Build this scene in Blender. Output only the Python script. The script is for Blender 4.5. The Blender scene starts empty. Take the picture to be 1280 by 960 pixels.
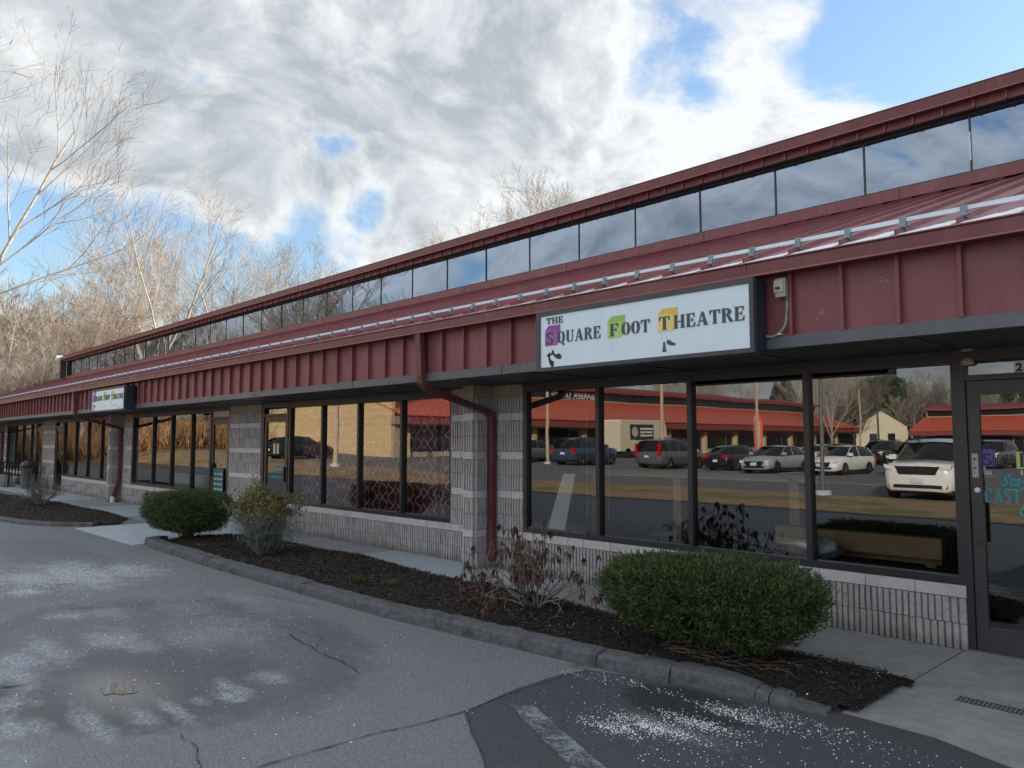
import bpy, math, random
import numpy as np
from mathutils import Vector, Matrix, Euler
R = math.radians
S = bpy.context.scene
COL = S.collection

# ------------------------------------------------------------------ camera
FPX, CX, CY = 961.0, 640.0, 480.0
PITCH = math.atan(72 / FPX)
YAW = math.atan(917 * math.cos(PITCH) / FPX)
CAMP = Vector((0.0, -6.95, 1.655))
FW = Vector((-math.cos(YAW) * math.cos(PITCH), math.sin(YAW) * math.cos(PITCH), math.sin(PITCH)))
RT = Vector((math.sin(YAW), math.cos(YAW), 0))
UP = RT.cross(FW)
cam_data = bpy.data.cameras.new('camera')
cam = bpy.data.objects.new('camera', cam_data)
COL.objects.link(cam)
cam.location = CAMP
cam.rotation_euler = Matrix((RT, UP, -FW)).transposed().to_euler()
cam_data.sensor_width = 36
cam_data.lens = 36 * FPX / 1280
cam_data.clip_start = 0.1
cam_data.clip_end = 2000
S.camera = cam


def ray(x, y):
    return (FW * FPX + RT * (x - CX) + UP * (CY - y)).normalized()


def gp(x, y, z=0.0):            # survey helper: a point of the ground plane seen in the photograph
    r = ray(x, y)
    return CAMP + r * ((z - CAMP.z) / r.z)


# ------------------------------------------------------------------ view, sun
S.view_settings.view_transform = 'Standard'
S.view_settings.look = 'None'
S.view_settings.gamma = 1
S.view_settings.exposure = 1.22
S.render.resolution_x, S.render.resolution_y = 1024, 768
try:
    S.cycles.max_bounces = 6
    S.cycles.diffuse_bounces = 3
    S.cycles.glossy_bounces = 3
    S.cycles.transparent_max_bounces = 8
except Exception:
    pass
SUN_EL, SUN_AZ = 19.0, 32.0     # azimuth from +Y towards +X
sd = bpy.data.lights.new('sun', 'SUN')
sd.energy = 5.0
sd.angle = R(0.5)
sd.color = (1.0, 0.87, 0.72)
sun = bpy.data.objects.new('sun', sd)
COL.objects.link(sun)
sv = Vector((math.sin(R(SUN_AZ)) * math.cos(R(SUN_EL)), math.cos(R(SUN_AZ)) * math.cos(R(SUN_EL)), math.sin(R(SUN_EL))))
sun.rotation_euler = sv.to_track_quat('Z', 'Y').to_euler()
sun.location = (20, 30, 40)


# ------------------------------------------------------------------ node helper
class NT:
    def __init__(s, tree):
        s.t = tree
        tree.nodes.clear()

    def n(s, typ, ins=None, out=0, **kw):
        nd = s.t.nodes.new('ShaderNode' + typ)
        for k, v in kw.items():
            setattr(nd, k, v)
        if ins:
            for k, v in ins.items():
                sk = nd.inputs[k]
                if isinstance(v, bpy.types.NodeSocket):
                    s.t.links.new(v, sk)
                else:
                    try:
                        sk.default_value = v
                    except Exception:
                        sk.default_value = tuple(v) + (1.0,)
        return nd.outputs[out] if out is not None else nd

    def m(s, op, a, b=0.0, c=0.0, clamp=False):
        return s.n('Math', {0: a, 1: b, 2: c}, operation=op, use_clamp=clamp)

    def vm(s, op, a, b=(0, 0, 0), out=0):
        return s.n('VectorMath', {0: a, 1: b}, out=out, operation=op)

    def noise(s, vec, scale, detail=4, rough=0.55, dist=0.0):
        return s.n('TexNoise', {'Vector': vec, 'Scale': scale, 'Detail': detail, 'Roughness': rough, 'Distortion': dist})

    def ramp(s, v, lo, hi, a=0.0, b=1.0, smooth=True):
        return s.n('MapRange', {'Value': v, 'From Min': lo, 'From Max': hi, 'To Min': a, 'To Max': b},
                   interpolation_type='SMOOTHSTEP' if smooth else 'LINEAR')

    def mix(s, f, a, b, bt='MIX'):
        nd = s.t.nodes.new('ShaderNodeMix')
        nd.data_type = 'RGBA'
        nd.blend_type = bt
        for i, v in ((0, f), (6, a), (7, b)):
            if isinstance(v, bpy.types.NodeSocket):
                s.t.links.new(v, nd.inputs[i])
            elif i == 0:
                nd.inputs[0].default_value = v
            else:
                nd.inputs[i].default_value = tuple(v)[:3] + (1,)
        return nd.outputs[2]

    def link(s, a, b):
        s.t.links.new(a, b)


# ------------------------------------------------------------------ world: nishita sky with a broken cloud deck
world = bpy.data.worlds.new('World')
S.world = world
world.use_nodes = True
w = NT(world.node_tree)
sky = w.n('TexSky', sky_type='NISHITA', sun_disc=False, sun_elevation=R(SUN_EL), sun_rotation=R(SUN_AZ),
          altitude=50, air_density=1.3, dust_density=1.0, ozone_density=2.5)
tc = w.n('TexCoord', out=None).outputs['Generated']
dirn = w.vm('NORMALIZE', tc)
sep = w.n('SeparateXYZ', {0: dirn}, out=None)
zc = w.m('MAXIMUM', w.m('ABSOLUTE', sep.outputs[2]), 0.05)
zden = w.m('ADD', zc, 0.42)
px = w.m('DIVIDE', sep.outputs[0], zden)
py = w.m('DIVIDE', sep.outputs[1], zden)
pl = w.n('CombineXYZ', {0: px, 1: py, 2: 1.7})
warp = w.n('TexNoise', {'Vector': pl, 'Scale': 1.3, 'Detail': 3}, out=1)
plw = w.vm('ADD', pl, w.vm('SCALE', w.vm('SUBTRACT', warp, (0.5, 0.5, 0.5))))
plw.node.inputs[1].links[0].from_node.inputs['Scale'].default_value = 0.45
n1 = w.noise(plw, 1.7, 3, 0.5)
n2 = w.noise(plw, 4.6, 5, 0.55, 0.25)
n3 = w.noise(plw, 14.0, 6, 0.62, 0.15)
dens = w.m('ADD', w.m('MULTIPLY', n1, 0.45), w.m('ADD', w.m('MULTIPLY', n2, 0.40), w.m('MULTIPLY', n3, 0.30)))


def blob(x, y, rad):
    d = ray(x, y)
    dist = w.vm('DISTANCE', dirn, tuple(d), out=1)
    return w.ramp(dist, rad, 0.0)


# (pixel x, pixel y, angular radius, change of cloud density)
dens = w.m('ADD', dens, 0.032)
for x, y, rad, amp in [(1230, -10, .26, -.34), (1290, 90, .14, -.14), (1130, 30, .12, -.16), (1020, 75, .07, -.10), (850, 60, .10, -.12), (880, 130, .07, -.08), (800, 110, .05, -.05),
                       (880, 120, .06, -.06), (252, 100, .04, -.15), (420, 178, .05, -.10), (458, 258, .055, -.13), (250, 50, .16, .07), (360, 110, .09, .08), (370, 290, .07, -.12),
                       (60, 270, .09, -.12), (130, 300, .09, -.12), (230, 350, .12, -.13), (385, 310, .05, -.06), (330, 400, .12, -.10), (20, 340, .12, -.10),
                       (1110, 125, .10, .13), (960, 200, .20, .10), (1010, 30, .05, .10), (640, 110, .30, .08), (170, 150, .26, .13), (60, 60, .2, .08), (520, 200, .08, .05),
                       (300, 240, .08, .10), (540, 270, .09, .07)]:
    dens = w.m('ADD', dens, w.m('MULTIPLY', blob(x, y, rad), amp))
cover = w.ramp(dens, 0.47, 0.62)
edge = w.ramp(dens, 0.56, 0.72)
s1 = w.noise(w.vm('ADD', plw, (3.1, 7.7, 0)), 2.9, 5, 0.6, 0.3)
lit = w.m('SUBTRACT', w.noise(w.vm('ADD', plw, (0.02, 0.035, 0)), 4.6, 5, 0.55, 0.25), n2)
shade = w.m('ADD', w.m('MULTIPLY', edge, 0.50), w.m('ADD', w.m('MULTIPLY', w.m('SUBTRACT', s1, 0.5), 1.7), w.m('MULTIPLY', w.m('SUBTRACT', n3, 0.5), 0.95)), clamp=False)
shade = w.m('ADD', shade, w.m('MULTIPLY', lit, 2.6))
for x, y, rad, amp in [(960, 190, .32, -.30), (820, 130, .2, -.18), (300, 235, .13, -.35), (540, 280, .16, -.30), (1090, 140, .14, -.25),
                       (60, 110, .16, -.15), (420, 120, .24, .14), (640, 40, .26, .14), (150, 60, .25, .10)]:
    shade = w.m('ADD', shade, w.m('MULTIPLY', blob(x, y, rad), amp))
shade = w.m('ADD', shade, 0.16, clamp=True)
ccol = w.mix(shade, (3.75, 3.86, 3.92), (1.92, 2.14, 2.34))
# clouds on the sun's side are brighter
sdot = w.vm('DOT_PRODUCT', dirn, tuple(sv), out=1)
glow = w.m('ADD', w.ramp(sdot, 0.70, 1.0, 0.0, 3.6), w.ramp(sdot, -0.15, -0.75, 1.0, 1.45))
ccs = w.vm('SCALE', ccol)
w.link(glow, ccs.node.inputs['Scale'])
skyb = w.mix(1.0, sky, (0.74, 0.84, 0.96), 'MULTIPLY')
skyb = w.mix(0.10, skyb, (3.7, 4.0, 4.2))
fin = w.mix(cover, skyb, ccs)
bg = w.n('Background', {'Color': fin, 'Strength': 0.11})
w.link(bg, w.n('OutputWorld', out=None).inputs[0])

# ------------------------------------------------------------------ materials
MATS = {}


def newmat(name):
    m = bpy.data.materials.new(name)
    m.use_nodes = True
    return m, NT(m.node_tree)


def mat(name, col, rough=0.6, var=0.12, scale=6.0, bump=0.0, bscale=60.0, metal=0.0, spec=0.5, rnd=0.0, col2=None, c2s=2.0,
        c2lo=.5, c2hi=.65, coat=0.0):
    if name in MATS:
        return MATS[name]
    m, t = newmat(name)
    pos = t.n('NewGeometry', out=None).outputs['Position']
    nz = t.noise(pos, scale, 5, 0.6)
    f = t.ramp(nz, 0.25, 0.75, 1 - var, 1 + var, False)
    c = t.vm('SCALE', tuple(col))
    t.link(f, c.node.inputs['Scale'])
    if rnd:
        oi = t.n('ObjectInfo', out=None).outputs['Random']
        c2 = t.vm('SCALE', c)
        t.link(t.ramp(oi, 0, 1, 1 - rnd, 1 + rnd, False), c2.node.inputs['Scale'])
        c = c2
    if col2 is not None:
        nn = t.noise(pos, c2s, 6, 0.65)
        c = t.mix(t.ramp(nn, c2lo, c2hi), c, col2)
    ins = {'Base Color': c, 'Roughness': rough, 'Metallic': metal, 'Specular IOR Level': spec}
    if coat:
        ins['Coat Weight'] = coat
        ins['Coat Roughness'] = 0.05
    if bump:
        bn = t.noise(pos, bscale, 4, 0.6)
        ins['Normal'] = t.n('Bump', {'Height': bn, 'Strength': min(1, bump), 'Distance': 0.004 * max(1, bump)})
    b = t.n('BsdfPrincipled', ins)
    t.link(b, t.n('OutputMaterial', out=None).inputs[0])
    MATS[name] = m
    return m


def streaky(m_, amt, sx=9.0, sz=0.5):
    t = NT.__new__(NT)
    t.t = m_.node_tree
    b_ = next(n for n in t.t.nodes if n.type == 'BSDF_PRINCIPLED')
    src = b_.inputs['Base Color'].links[0].from_socket
    pos = t.n('NewGeometry', out=None).outputs['Position']
    v = t.vm('MULTIPLY', pos, (sx, sx, sz))
    a = t.noise(v, 1.0, 6, 0.7)
    bl = t.noise(pos, 1.1, 4, 0.6)
    f = t.m('MULTIPLY', t.ramp(a, 0.35, 0.70), t.ramp(bl, 0.35, 0.65, 0.4, 1.0))
    dk = t.vm('SCALE', src)
    dk.node.inputs['Scale'].default_value = 1 - amt
    lt = t.mix(0.10 + amt * .3, src, (0.42, 0.33, 0.33))
    c = t.mix(f, dk, lt)
    t.link(c, b_.inputs['Base Color'])
    rr = t.ramp(a, 0.3, 0.7, 0.34, 0.58)
    t.link(rr, b_.inputs['Roughness'])


def dirty_base(m_):
    t = NT.__new__(NT)
    t.t = m_.node_tree
    b_ = next(n for n in t.t.nodes if n.type == 'BSDF_PRINCIPLED')
    src = b_.inputs['Base Color'].links[0].from_socket
    pos = t.n('NewGeometry', out=None).outputs['Position']
    z_ = t.n('SeparateXYZ', {0: pos}, out=None).outputs[2]
    n_ = t.noise(pos, 5, 5, 0.7)
    z2 = t.m('ADD', z_, t.m('MULTIPLY', t.m('SUBTRACT', n_, 0.5), 0.30))
    f = t.ramp(z2, 0.16, 0.0)
    big = t.noise(pos, 1.3, 5, 0.7)
    c = t.mix(t.ramp(big, 0.5, 0.7, 0, .30), src, (0.22, 0.205, 0.195))
    c = t.mix(t.m('MULTIPLY', f, 0.55), c, (0.13, 0.115, 0.10))
    t.link(c, b_.inputs['Base Color'])


def glassmat(name, base=0.30, tint=(0.30, 0.33, 0.34), wav=0.006, gcol=(0.92, 0.94, 0.96), wscale=1.3):
    m, t = newmat(name)
    pos = t.n('NewGeometry', out=None).outputs['Position']
    bn = t.noise(pos, wscale, 2, 0.4)
    nor = t.n('Bump', {'Height': bn, 'Strength': 1.0, 'Distance': wav})
    fr = t.n('Fresnel', {'IOR': 1.6, 'Normal': nor})
    fac = t.m('ADD', t.m('MULTIPLY', fr, 1.0 - base), base, clamp=True)
    g = t.n('BsdfGlossy', {'Color': gcol, 'Roughness': 0.0, 'Normal': nor})
    tr = t.n('BsdfTransparent', {'Color': tint})
    mx = t.n('MixShader', {0: fac, 1: tr, 2: g})
    t.link(mx, t.n('OutputMaterial', out=None).inputs[0])
    MATS[name] = m
    return m


M_red = mat('red_metal_panel', (0.215, 0.052, 0.064), 0.42, 0.10, 3.0, 0.25, 9.0, spec=0.5, rnd=0.07,
            col2=(0.27, 0.095, 0.105), c2s=1.6, c2lo=.52, c2hi=.75)
M_redroof = mat('red_metal_roof', (0.24, 0.072, 0.085), 0.40, 0.10, 2.0, 0.2, 7.0, spec=0.5, rnd=0.08,
                col2=(0.30, 0.10, 0.11), c2s=1.2, c2lo=.5, c2hi=.8)
M_gutter = mat('red_gutter', (0.165, 0.030, 0.032), 0.35, 0.08, 2.0, 0.1, 20)
M_lip = mat('red_gutter_lip', (0.26, 0.09, 0.085), 0.4, 0.08)
M_pipe = mat('red_downspout', (0.135, 0.030, 0.040), 0.35, 0.12, 5)
M_band = mat('grey_fascia_trim', (0.090, 0.105, 0.125), 0.5, 0.10, 4, col2=(0.12, 0.13, 0.15), c2s=3)
M_soffit = mat('dark_soffit', (0.055, 0.052, 0.048), 0.5, 0.15, 3)
M_frame = mat('dark_bronze_frame', (0.028, 0.029, 0.034), 0.38, 0.10, 8)
M_frame2 = mat('door_frame_metal', (0.045, 0.045, 0.050), 0.40, 0.10, 8)
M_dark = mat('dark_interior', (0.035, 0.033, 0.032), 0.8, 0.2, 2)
M_black = mat('black_plastic', (0.012, 0.012, 0.014), 0.45, 0.1)
M_rubber = mat('tyre_rubber', (0.02, 0.02, 0.02), 0.8, 0.1)
M_navy = mat('sign_cabinet_navy', (0.016, 0.026, 0.048), 0.35, 0.1)
M_signframe = mat('sign_frame_grey', (0.045, 0.050, 0.062), 0.45, 0.1)
M_signface = mat('sign_face_white', (0.68, 0.82, 0.92), 0.30, 0.03, 2.5, col2=(0.62, 0.78, 0.88), c2s=1.3)
M_ink = mat('sign_ink_slate', (0.050, 0.075, 0.085), 0.5, 0.05)
M_purple = mat('sign_purple', (0.27, 0.07, 0.32), 0.5, 0.05)
M_purple2 = mat('sign_purple_light', (0.36, 0.11, 0.40), 0.5, 0.05)
M_green = mat('sign_green', (0.30, 0.56, 0.10), 0.5, 0.05)
M_green2 = mat('sign_green_light', (0.43, 0.68, 0.20), 0.5, 0.05)
M_yell = mat('sign_yellow', (0.76, 0.52, 0.09), 0.5, 0.05)
M_yell2 = mat('sign_yellow_light', (0.80, 0.66, 0.25), 0.5, 0.05)
M_teal = mat('teal_vinyl', (0.01, 0.32, 0.40), 0.5, 0.05)
M_white = mat('white_paint', (0.75, 0.76, 0.76), 0.5, 0.05)
M_galv = mat('galvanised_steel', (0.66, 0.76, 0.86), 0.42, 0.08, 20, metal=0.0)
M_clamp = mat('steel_clamp', (0.20, 0.26, 0.32), 0.45, 0.2, 20, metal=0.3)
M_glare = mat('roof_painted_glare', (0.85, 0.86, 0.88), 0.6, 0.15, 14)
M_block = mat('split_rib_block', (0.40, 0.38, 0.38), 0.9, 0.34, 55, 1.0, 120, rnd=0.10, col2=(0.42, 0.40, 0.40), c2s=8)
M_smooth = mat('smooth_block', (0.53, 0.52, 0.52), 0.85, 0.09, 22, 0.5, 160, rnd=0.06)
M_tan = mat('tan_top_block', (0.34, 0.285, 0.21), 0.85, 0.10, 22, 0.5, 160, rnd=0.06)
M_mortar = mat('mortar', (0.20, 0.19, 0.185), 0.95, 0.15, 30)
M_bark = mat('tree_bark_pale', (0.36, 0.31, 0.25), 0.9, 0.25, 3.0)
M_twig = mat('tree_twig_tan', (0.32, 0.285, 0.245), 0.9, 0.25, 0.6)
M_twig2 = mat('tree_twig_brown', (0.21, 0.165, 0.13), 0.9, 0.30, 0.5)
M_bark2 = mat('tree_bark_brown', (0.15, 0.11, 0.085), 0.9, 0.25, 3.0)
M_birch = mat('birch_bark', (0.52, 0.44, 0.34), 0.85, 0.25, 5.0)
M_needle = mat('evergreen_needles', (0.045, 0.075, 0.03), 0.8, 0.4, 1.5)
M_yew = mat('yew_needles', (0.054, 0.082, 0.027), 0.6, 0.55, 16, rnd=0.0, col2=(0.125, 0.15, 0.050), c2s=9, c2lo=.5, c2hi=.7, spec=0.35)
M_yewdead = mat('yew_brown_needles', (0.16, 0.08, 0.03), 0.8, 0.3, 10)
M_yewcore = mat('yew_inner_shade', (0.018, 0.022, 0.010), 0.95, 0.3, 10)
M_stem = mat('shrub_stem_grey', (0.185, 0.165, 0.145), 0.85, 0.3, 9)
M_stem2 = mat('shrub_stem_brown', (0.12, 0.09, 0.065), 0.85, 0.3, 9)
M_deadleaf = mat('dead_leaf_brown', (0.085, 0.038, 0.027), 0.75, 0.4, 18)
M_ygleaf = mat('leaf_yellow_green', (0.18, 0.16, 0.035), 0.6, 0.4, 10, col2=(0.085, 0.11, 0.035), c2s=5)
M_grass = mat('grass_green', (0.055, 0.11, 0.02), 0.7, 0.3, 10)
M_strip = mat('dormant_grass', (0.27, 0.185, 0.10), 0.95, 0.55, 2.6, 1.0, 30, col2=(0.13, 0.13, 0.05), c2s=0.45, c2lo=.48, c2hi=.62)
M_litter = mat('leaf_litter_ground', (0.22, 0.145, 0.085), 0.95, 0.35, 1.2, 1.0, 20, col2=(0.13, 0.10, 0.055), c2s=0.3)
M_lotfar = mat('asphalt_far_lot', (0.13, 0.13, 0.135), 0.85, 0.12, 0.6, 0.5, 60)
M_stall = mat('parking_line_paint', (0.55, 0.55, 0.53), 0.7, 0.15, 3)
M_kerb = mat('asphalt_kerb', (0.100, 0.104, 0.112), 0.92, 0.40, 28, 1.0, 60, col2=(0.060, 0.062, 0.068), c2s=5)
M_beige = mat('beige_block_wall', (0.50, 0.365, 0.20), 0.9, 0.08, 3, 0.6, 40, rnd=0.03)
M_beige2 = mat('beige_smooth_course', (0.62, 0.47, 0.28), 0.9, 0.05, 3)
M_wood = mat('pale_timber', (0.42, 0.29, 0.15), 0.6, 0.2, 6)
M_polewood = mat('pole_wood', (0.42, 0.33, 0.22), 0.8, 0.15, 3)
M_bag = mat('white_plastic_bag', (0.70, 0.74, 0.80), 0.4, 0.05)
M_redfar = mat('red_roof_far', (0.52, 0.10, 0.055), 0.55, 0.06, 0.8)
M_redfar2 = mat('red_fascia_far', (0.22, 0.05, 0.05), 0.6, 0.1, 0.8)
M_houseyel = mat('house_siding_cream', (0.6, 0.56, 0.42), 0.8, 0.05, 1)
M_glass = glassmat('window_glass', 0.125, (0.74, 0.76, 0.75), 0.0006)
M_glassc = glassmat('clerestory_glass', 0.27, (0.10, 0.11, 0.13), 0.0006, (0.70, 0.82, 1.0), 0.8)
M_glassfar = mat('far_window_glass', (0.02, 0.022, 0.025), 0.08, 0.1, 1)
M_carglass = mat('car_glass', (0.012, 0.014, 0.016), 0.05, 0.05, 1)
M_head = mat('headlight_lens', (0.7, 0.72, 0.74), 0.12, 0.05)
M_tail = mat('tail_light_red', (0.45, 0.012, 0.015), 0.2, 0.05)
M_rim = mat('alloy_rim', (0.45, 0.45, 0.46), 0.3, 0.05, metal=0.7)
M_plate = mat('number_plate', (0.55, 0.62, 0.70), 0.5, 0.05)


def paint(name, col):
    return mat(name, col, 0.28, 0.02, 1, coat=0.8)


P_white = paint('car_paint_white', (0.74, 0.74, 0.72))
P_black = paint('car_paint_black', (0.014, 0.014, 0.017))
P_silver = paint('car_paint_silver', (0.30, 0.33, 0.37))
P_blue = paint('car_paint_dark_blue', (0.03, 0.05, 0.085))
P_grey = paint('car_paint_grey', (0.09, 0.095, 0.10))
P_red = paint('car_paint_red', (0.22, 0.015, 0.015))
P_cream = paint('truck_paint_cream', (0.60, 0.54, 0.40))


# concrete with stains
def concrete(name, col, stain):
    m, t = newmat(name)
    pos = t.n('NewGeometry', out=None).outputs['Position']
    a = t.noise(pos, 1.7, 7, 0.65)
    b = t.noise(pos, 9, 6, 0.7)
    c = t.noise(pos, 140, 3, 0.7)
    f = t.m('ADD', t.m('MULTIPLY', a, 0.5), t.m('MULTIPLY', b, 0.5))
    cc = t.mix(t.ramp(f, 0.40, 0.62), tuple(x * stain for x in col), col)
    cc = t.mix(t.ramp(c, 0.58, 0.75, 0, 0.35), cc, tuple(x * 0.55 for x in col))
    oi = t.n('ObjectInfo', out=None).outputs['Random']
    sc = t.vm('SCALE', cc)
    t.link(t.ramp(oi, 0, 1, 0.94, 1.06, False), sc.node.inputs['Scale'])
    nor = t.n('Bump', {'Height': t.m('ADD', c, t.m('MULTIPLY', b, 2.0)), 'Strength': 0.5, 'Distance': 0.003})
    bs = t.n('BsdfPrincipled', {'Base Color': sc, 'Roughness': 0.78, 'Normal': nor})
    t.link(bs, t.n('OutputMaterial', out=None).inputs[0])
    return m


M_conc = concrete('sidewalk_concrete', (0.34, 0.35, 0.355), 0.74)
M_concl = concrete('sidewalk_concrete_salted', (0.44, 0.50, 0.55), 0.86)


# asphalt with salt residue, damp patch and speckled aggregate
def asphalt(name, base, salts, damp, ring=()):
    m, t = newmat(name)
    pos = t.n('NewGeometry', out=None).outputs['Position']
    s = t.n('SeparateXYZ', {0: pos}, out=None)
    X, Y = s.outputs[0], s.outputs[1]
    fine = t.noise(pos, 210, 3, 0.75)
    fine2 = t.noise(pos, 75, 3, 0.7)
    mid = t.noise(pos, 2.6, 6, 0.65)
    big = t.noise(pos, 0.5, 5, 0.6)
    edge = t.noise(pos, 3.2, 6, 0.7)
    lum = t.m('ADD', 0.60, t.m('ADD', t.m('MULTIPLY', mid, 0.38), t.m('MULTIPLY', big, 0.42)))
    c = t.vm('SCALE', base)
    t.link(lum, c.node.inputs['Scale'])
    c = t.mix(t.ramp(fine, 0.50, 0.64, 0, 0.85), c, tuple(min(1, x * 2.1) for x in base))
    c = t.mix(t.ramp(fine2, 0.50, 0.64, 0, 0.62), c, tuple(x * 0.38 for x in base))

    edge2 = t.noise(pos, 9, 5, 0.7)

    grit = t.noise(pos, 120, 2, 0.6)
    c = t.mix(t.ramp(grit, 0.62, 0.68, 0, 0.75), c, tuple(min(1, x * 2.6) for x in base))
    c = t.mix(t.ramp(grit, 0.36, 0.30, 0, 0.6), c, tuple(x * 0.4 for x in base))

    def ell(cx, cy, rx, ry, wob=0.9):
        u = t.m('DIVIDE', t.m('SUBTRACT', X, cx), rx)
        v = t.m('DIVIDE', t.m('SUBTRACT', Y, cy), ry)
        d = t.m('SQRT', t.m('ADD', t.m('MULTIPLY', u, u), t.m('MULTIPLY', v, v)))
        return t.m('ADD', d, t.m('ADD', t.m('MULTIPLY', t.m('SUBTRACT', edge, 0.5), wob * 2.4), t.m('MULTIPLY', t.m('SUBTRACT', edge2, 0.5), wob * 1.6)))

    rough = 0.86
    wet = None
    for (cx, cy, rx, ry) in damp:
        d = ell(cx, cy, rx, ry, 0.25)
        f = t.m('MULTIPLY', t.ramp(d, 1.08, 0.80), 1.0 if rx < 1.5 else 0.55)
        wet = f if wet is None else t.m('MAXIMUM', wet, f)
    if wet is not None:
        c = t.mix(t.m('MULTIPLY', wet, 0.70), c, tuple(x * 0.36 for x in base))
    if ring:
        # tide marks left by the drying pool
        for (cx, cy, rx, ry, wd, st) in ring:
            d = ell(cx, cy, rx, ry, 0.22)
            bnd = t.ramp(t.m('ABSOLUTE', t.m('SUBTRACT', d, 1.0)), wd, 0.0)
            c = t.mix(t.m('MULTIPLY', bnd, st), c, tuple(x * 0.38 for x in base))
    salt = None
    sn = t.noise(pos, 48, 5, 0.85)
    for (cx, cy, rx, ry, st) in salts:
        d = ell(cx, cy, rx, ry)
        f = t.m('MULTIPLY', t.ramp(d, 1.15, 0.15), st * .85)
        salt = f if salt is None else t.m('MAXIMUM', salt, f)
    if salt is not None:
        spk = t.ramp(sn, 0.44, 0.58, 0.12, 1.0)
        salt = t.m('MULTIPLY', salt, spk, clamp=True)
        c = t.mix(salt, c, (0.50, 0.56, 0.64))
    if wet is not None:
        rough = t.m('SUBTRACT', 0.86, t.m('MULTIPLY', wet, 0.40))
        if ring:
            core = t.ramp(ell(ring[0][0], ring[0][1], .80, .42, .08), 1.0, 0.1)
            rough = t.m('SUBTRACT', rough, t.m('MULTIPLY', core, 0.34), clamp=True)
        if salt is not None:
            rough = t.m('ADD', rough, t.m('MULTIPLY', salt, 0.2), clamp=True)
    nor = t.n('Bump', {'Height': t.m('ADD', fine, fine2), 'Strength': 0.7, 'Distance': 0.004})
    ins = {'Base Color': c, 'Roughness': rough, 'Normal': nor}
    if ring:
        ins['Coat Weight'] = core
        ins['Coat Roughness'] = 0.20
        ins['Coat IOR'] = 1.8
        ins['Coat Normal'] = t.n('Bump', {'Height': fine2, 'Strength': 0.25, 'Distance': 0.002})
    bs = t.n('BsdfPrincipled', ins)
    t.link(bs, t.n('OutputMaterial', out=None).inputs[0])
    return m


def sg(x, y, rx, ry, st):
    p = gp(x, y)
    return (p.x, p.y, rx, ry, st)


SALTS = [sg(100, 716, 1.5, .55, 1.0), sg(40, 722, .8, .5, .9), sg(160, 712, .8, .45, .9), sg(32, 739, .35, .25, .9),
         sg(82, 768, .28, .22, .8), sg(135, 765, .5, .2, .45), sg(140, 797, .55, .25, .7), sg(180, 806, .35, .2, .6),
         sg(70, 815, .45, .22, .5), sg(28, 826, .45, .25, .75), sg(10, 880, .22, .22, .7), sg(45, 904, .28, .09, .6),
         sg(178, 893, .22, .10, .7), sg(250, 874, .16, .09, .6), sg(285, 867, .20, .12, .85), sg(335, 845, .20, .14, .8),
         sg(278, 785, .75, .45, .38), sg(230, 755, .6, .3, .3), sg(300, 745, .6, .2, .4), sg(20, 950, .3, .2, .3), sg(60, 812, .7, .16, .7), sg(20, 840, .6, .2, .8), sg(110, 900, .45, .10, .7), sg(215, 884, .40, .07, .75), sg(290, 858, .3, .1, .8), sg(15, 905, .35, .1, .8), sg(240, 800, .7, .2, .35), sg(330, 760, .9, .16, .35)]
pd = gp(150, 859)
DAMP = [(-5.85, -5.08, 1.05, 0.88), (-6.6, -4.5, 2.2, 1.35), (gp(60, 690).x, gp(60, 690).y, 2.5, .6)]
M_asph = asphalt('asphalt_old', (0.158, 0.164, 0.176), SALTS, DAMP, [(pd.x, pd.y, 9, 9, .01, 0.0), (-5.85, -5.08, 1.02, .84, .22, .30), (-6.7, -4.6, 2.0, 1.3, .20, .35)])
pp = gp(830, 850)
SALT2 = [sg(650, 890, .16, .5, .35), sg(700, 930, .2, .35, .55)]
M_asph2 = asphalt('asphalt_patch_dark', (0.056, 0.060, 0.067),
                  [sg(835, 908, .40, .12, .35), sg(930, 893, .30, .12, .3)], [(gp(860, 880).x, gp(860, 880).y, .5, .32)])


def soil(name):
    m, t = newmat(name)
    pos = t.n('NewGeometry', out=None).outputs['Position']
    a = t.noise(pos, 55, 6, 0.8)
    b = t.noise(pos, 3, 4, 0.6)
    c = t.mix(t.ramp(a, 0.35, 0.7), (0.008, 0.006, 0.005), (0.040, 0.028, 0.022))
    c = t.mix(t.ramp(b, 0.55, 0.7, 0, .5), c, (0.045, 0.033, 0.025))
    nor = t.n('Bump', {'Height': a, 'Strength': 1.0, 'Distance': 0.03})
    bs = t.n('BsdfPrincipled', {'Base Color': c, 'Roughness': 0.95, 'Normal': nor})
    t.link(bs, t.n('OutputMaterial', out=None).inputs[0])
    MATS[name] = m
    return m


M_mulch = soil('mulch_dark')
M_chip = mat('mulch_chip', (0.034, 0.024, 0.019), 0.9, 0.5, 40)
M_chip2 = mat('mulch_chip_pale', (0.17, 0.12, 0.08), 0.9, 0.4, 40)
M_salt = mat('salt_grain', (0.78, 0.80, 0.82), 0.6, 0.1, 60)
M_crack = mat('asphalt_crack', (0.018, 0.018, 0.019), 0.95, 0.3, 30)


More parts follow.
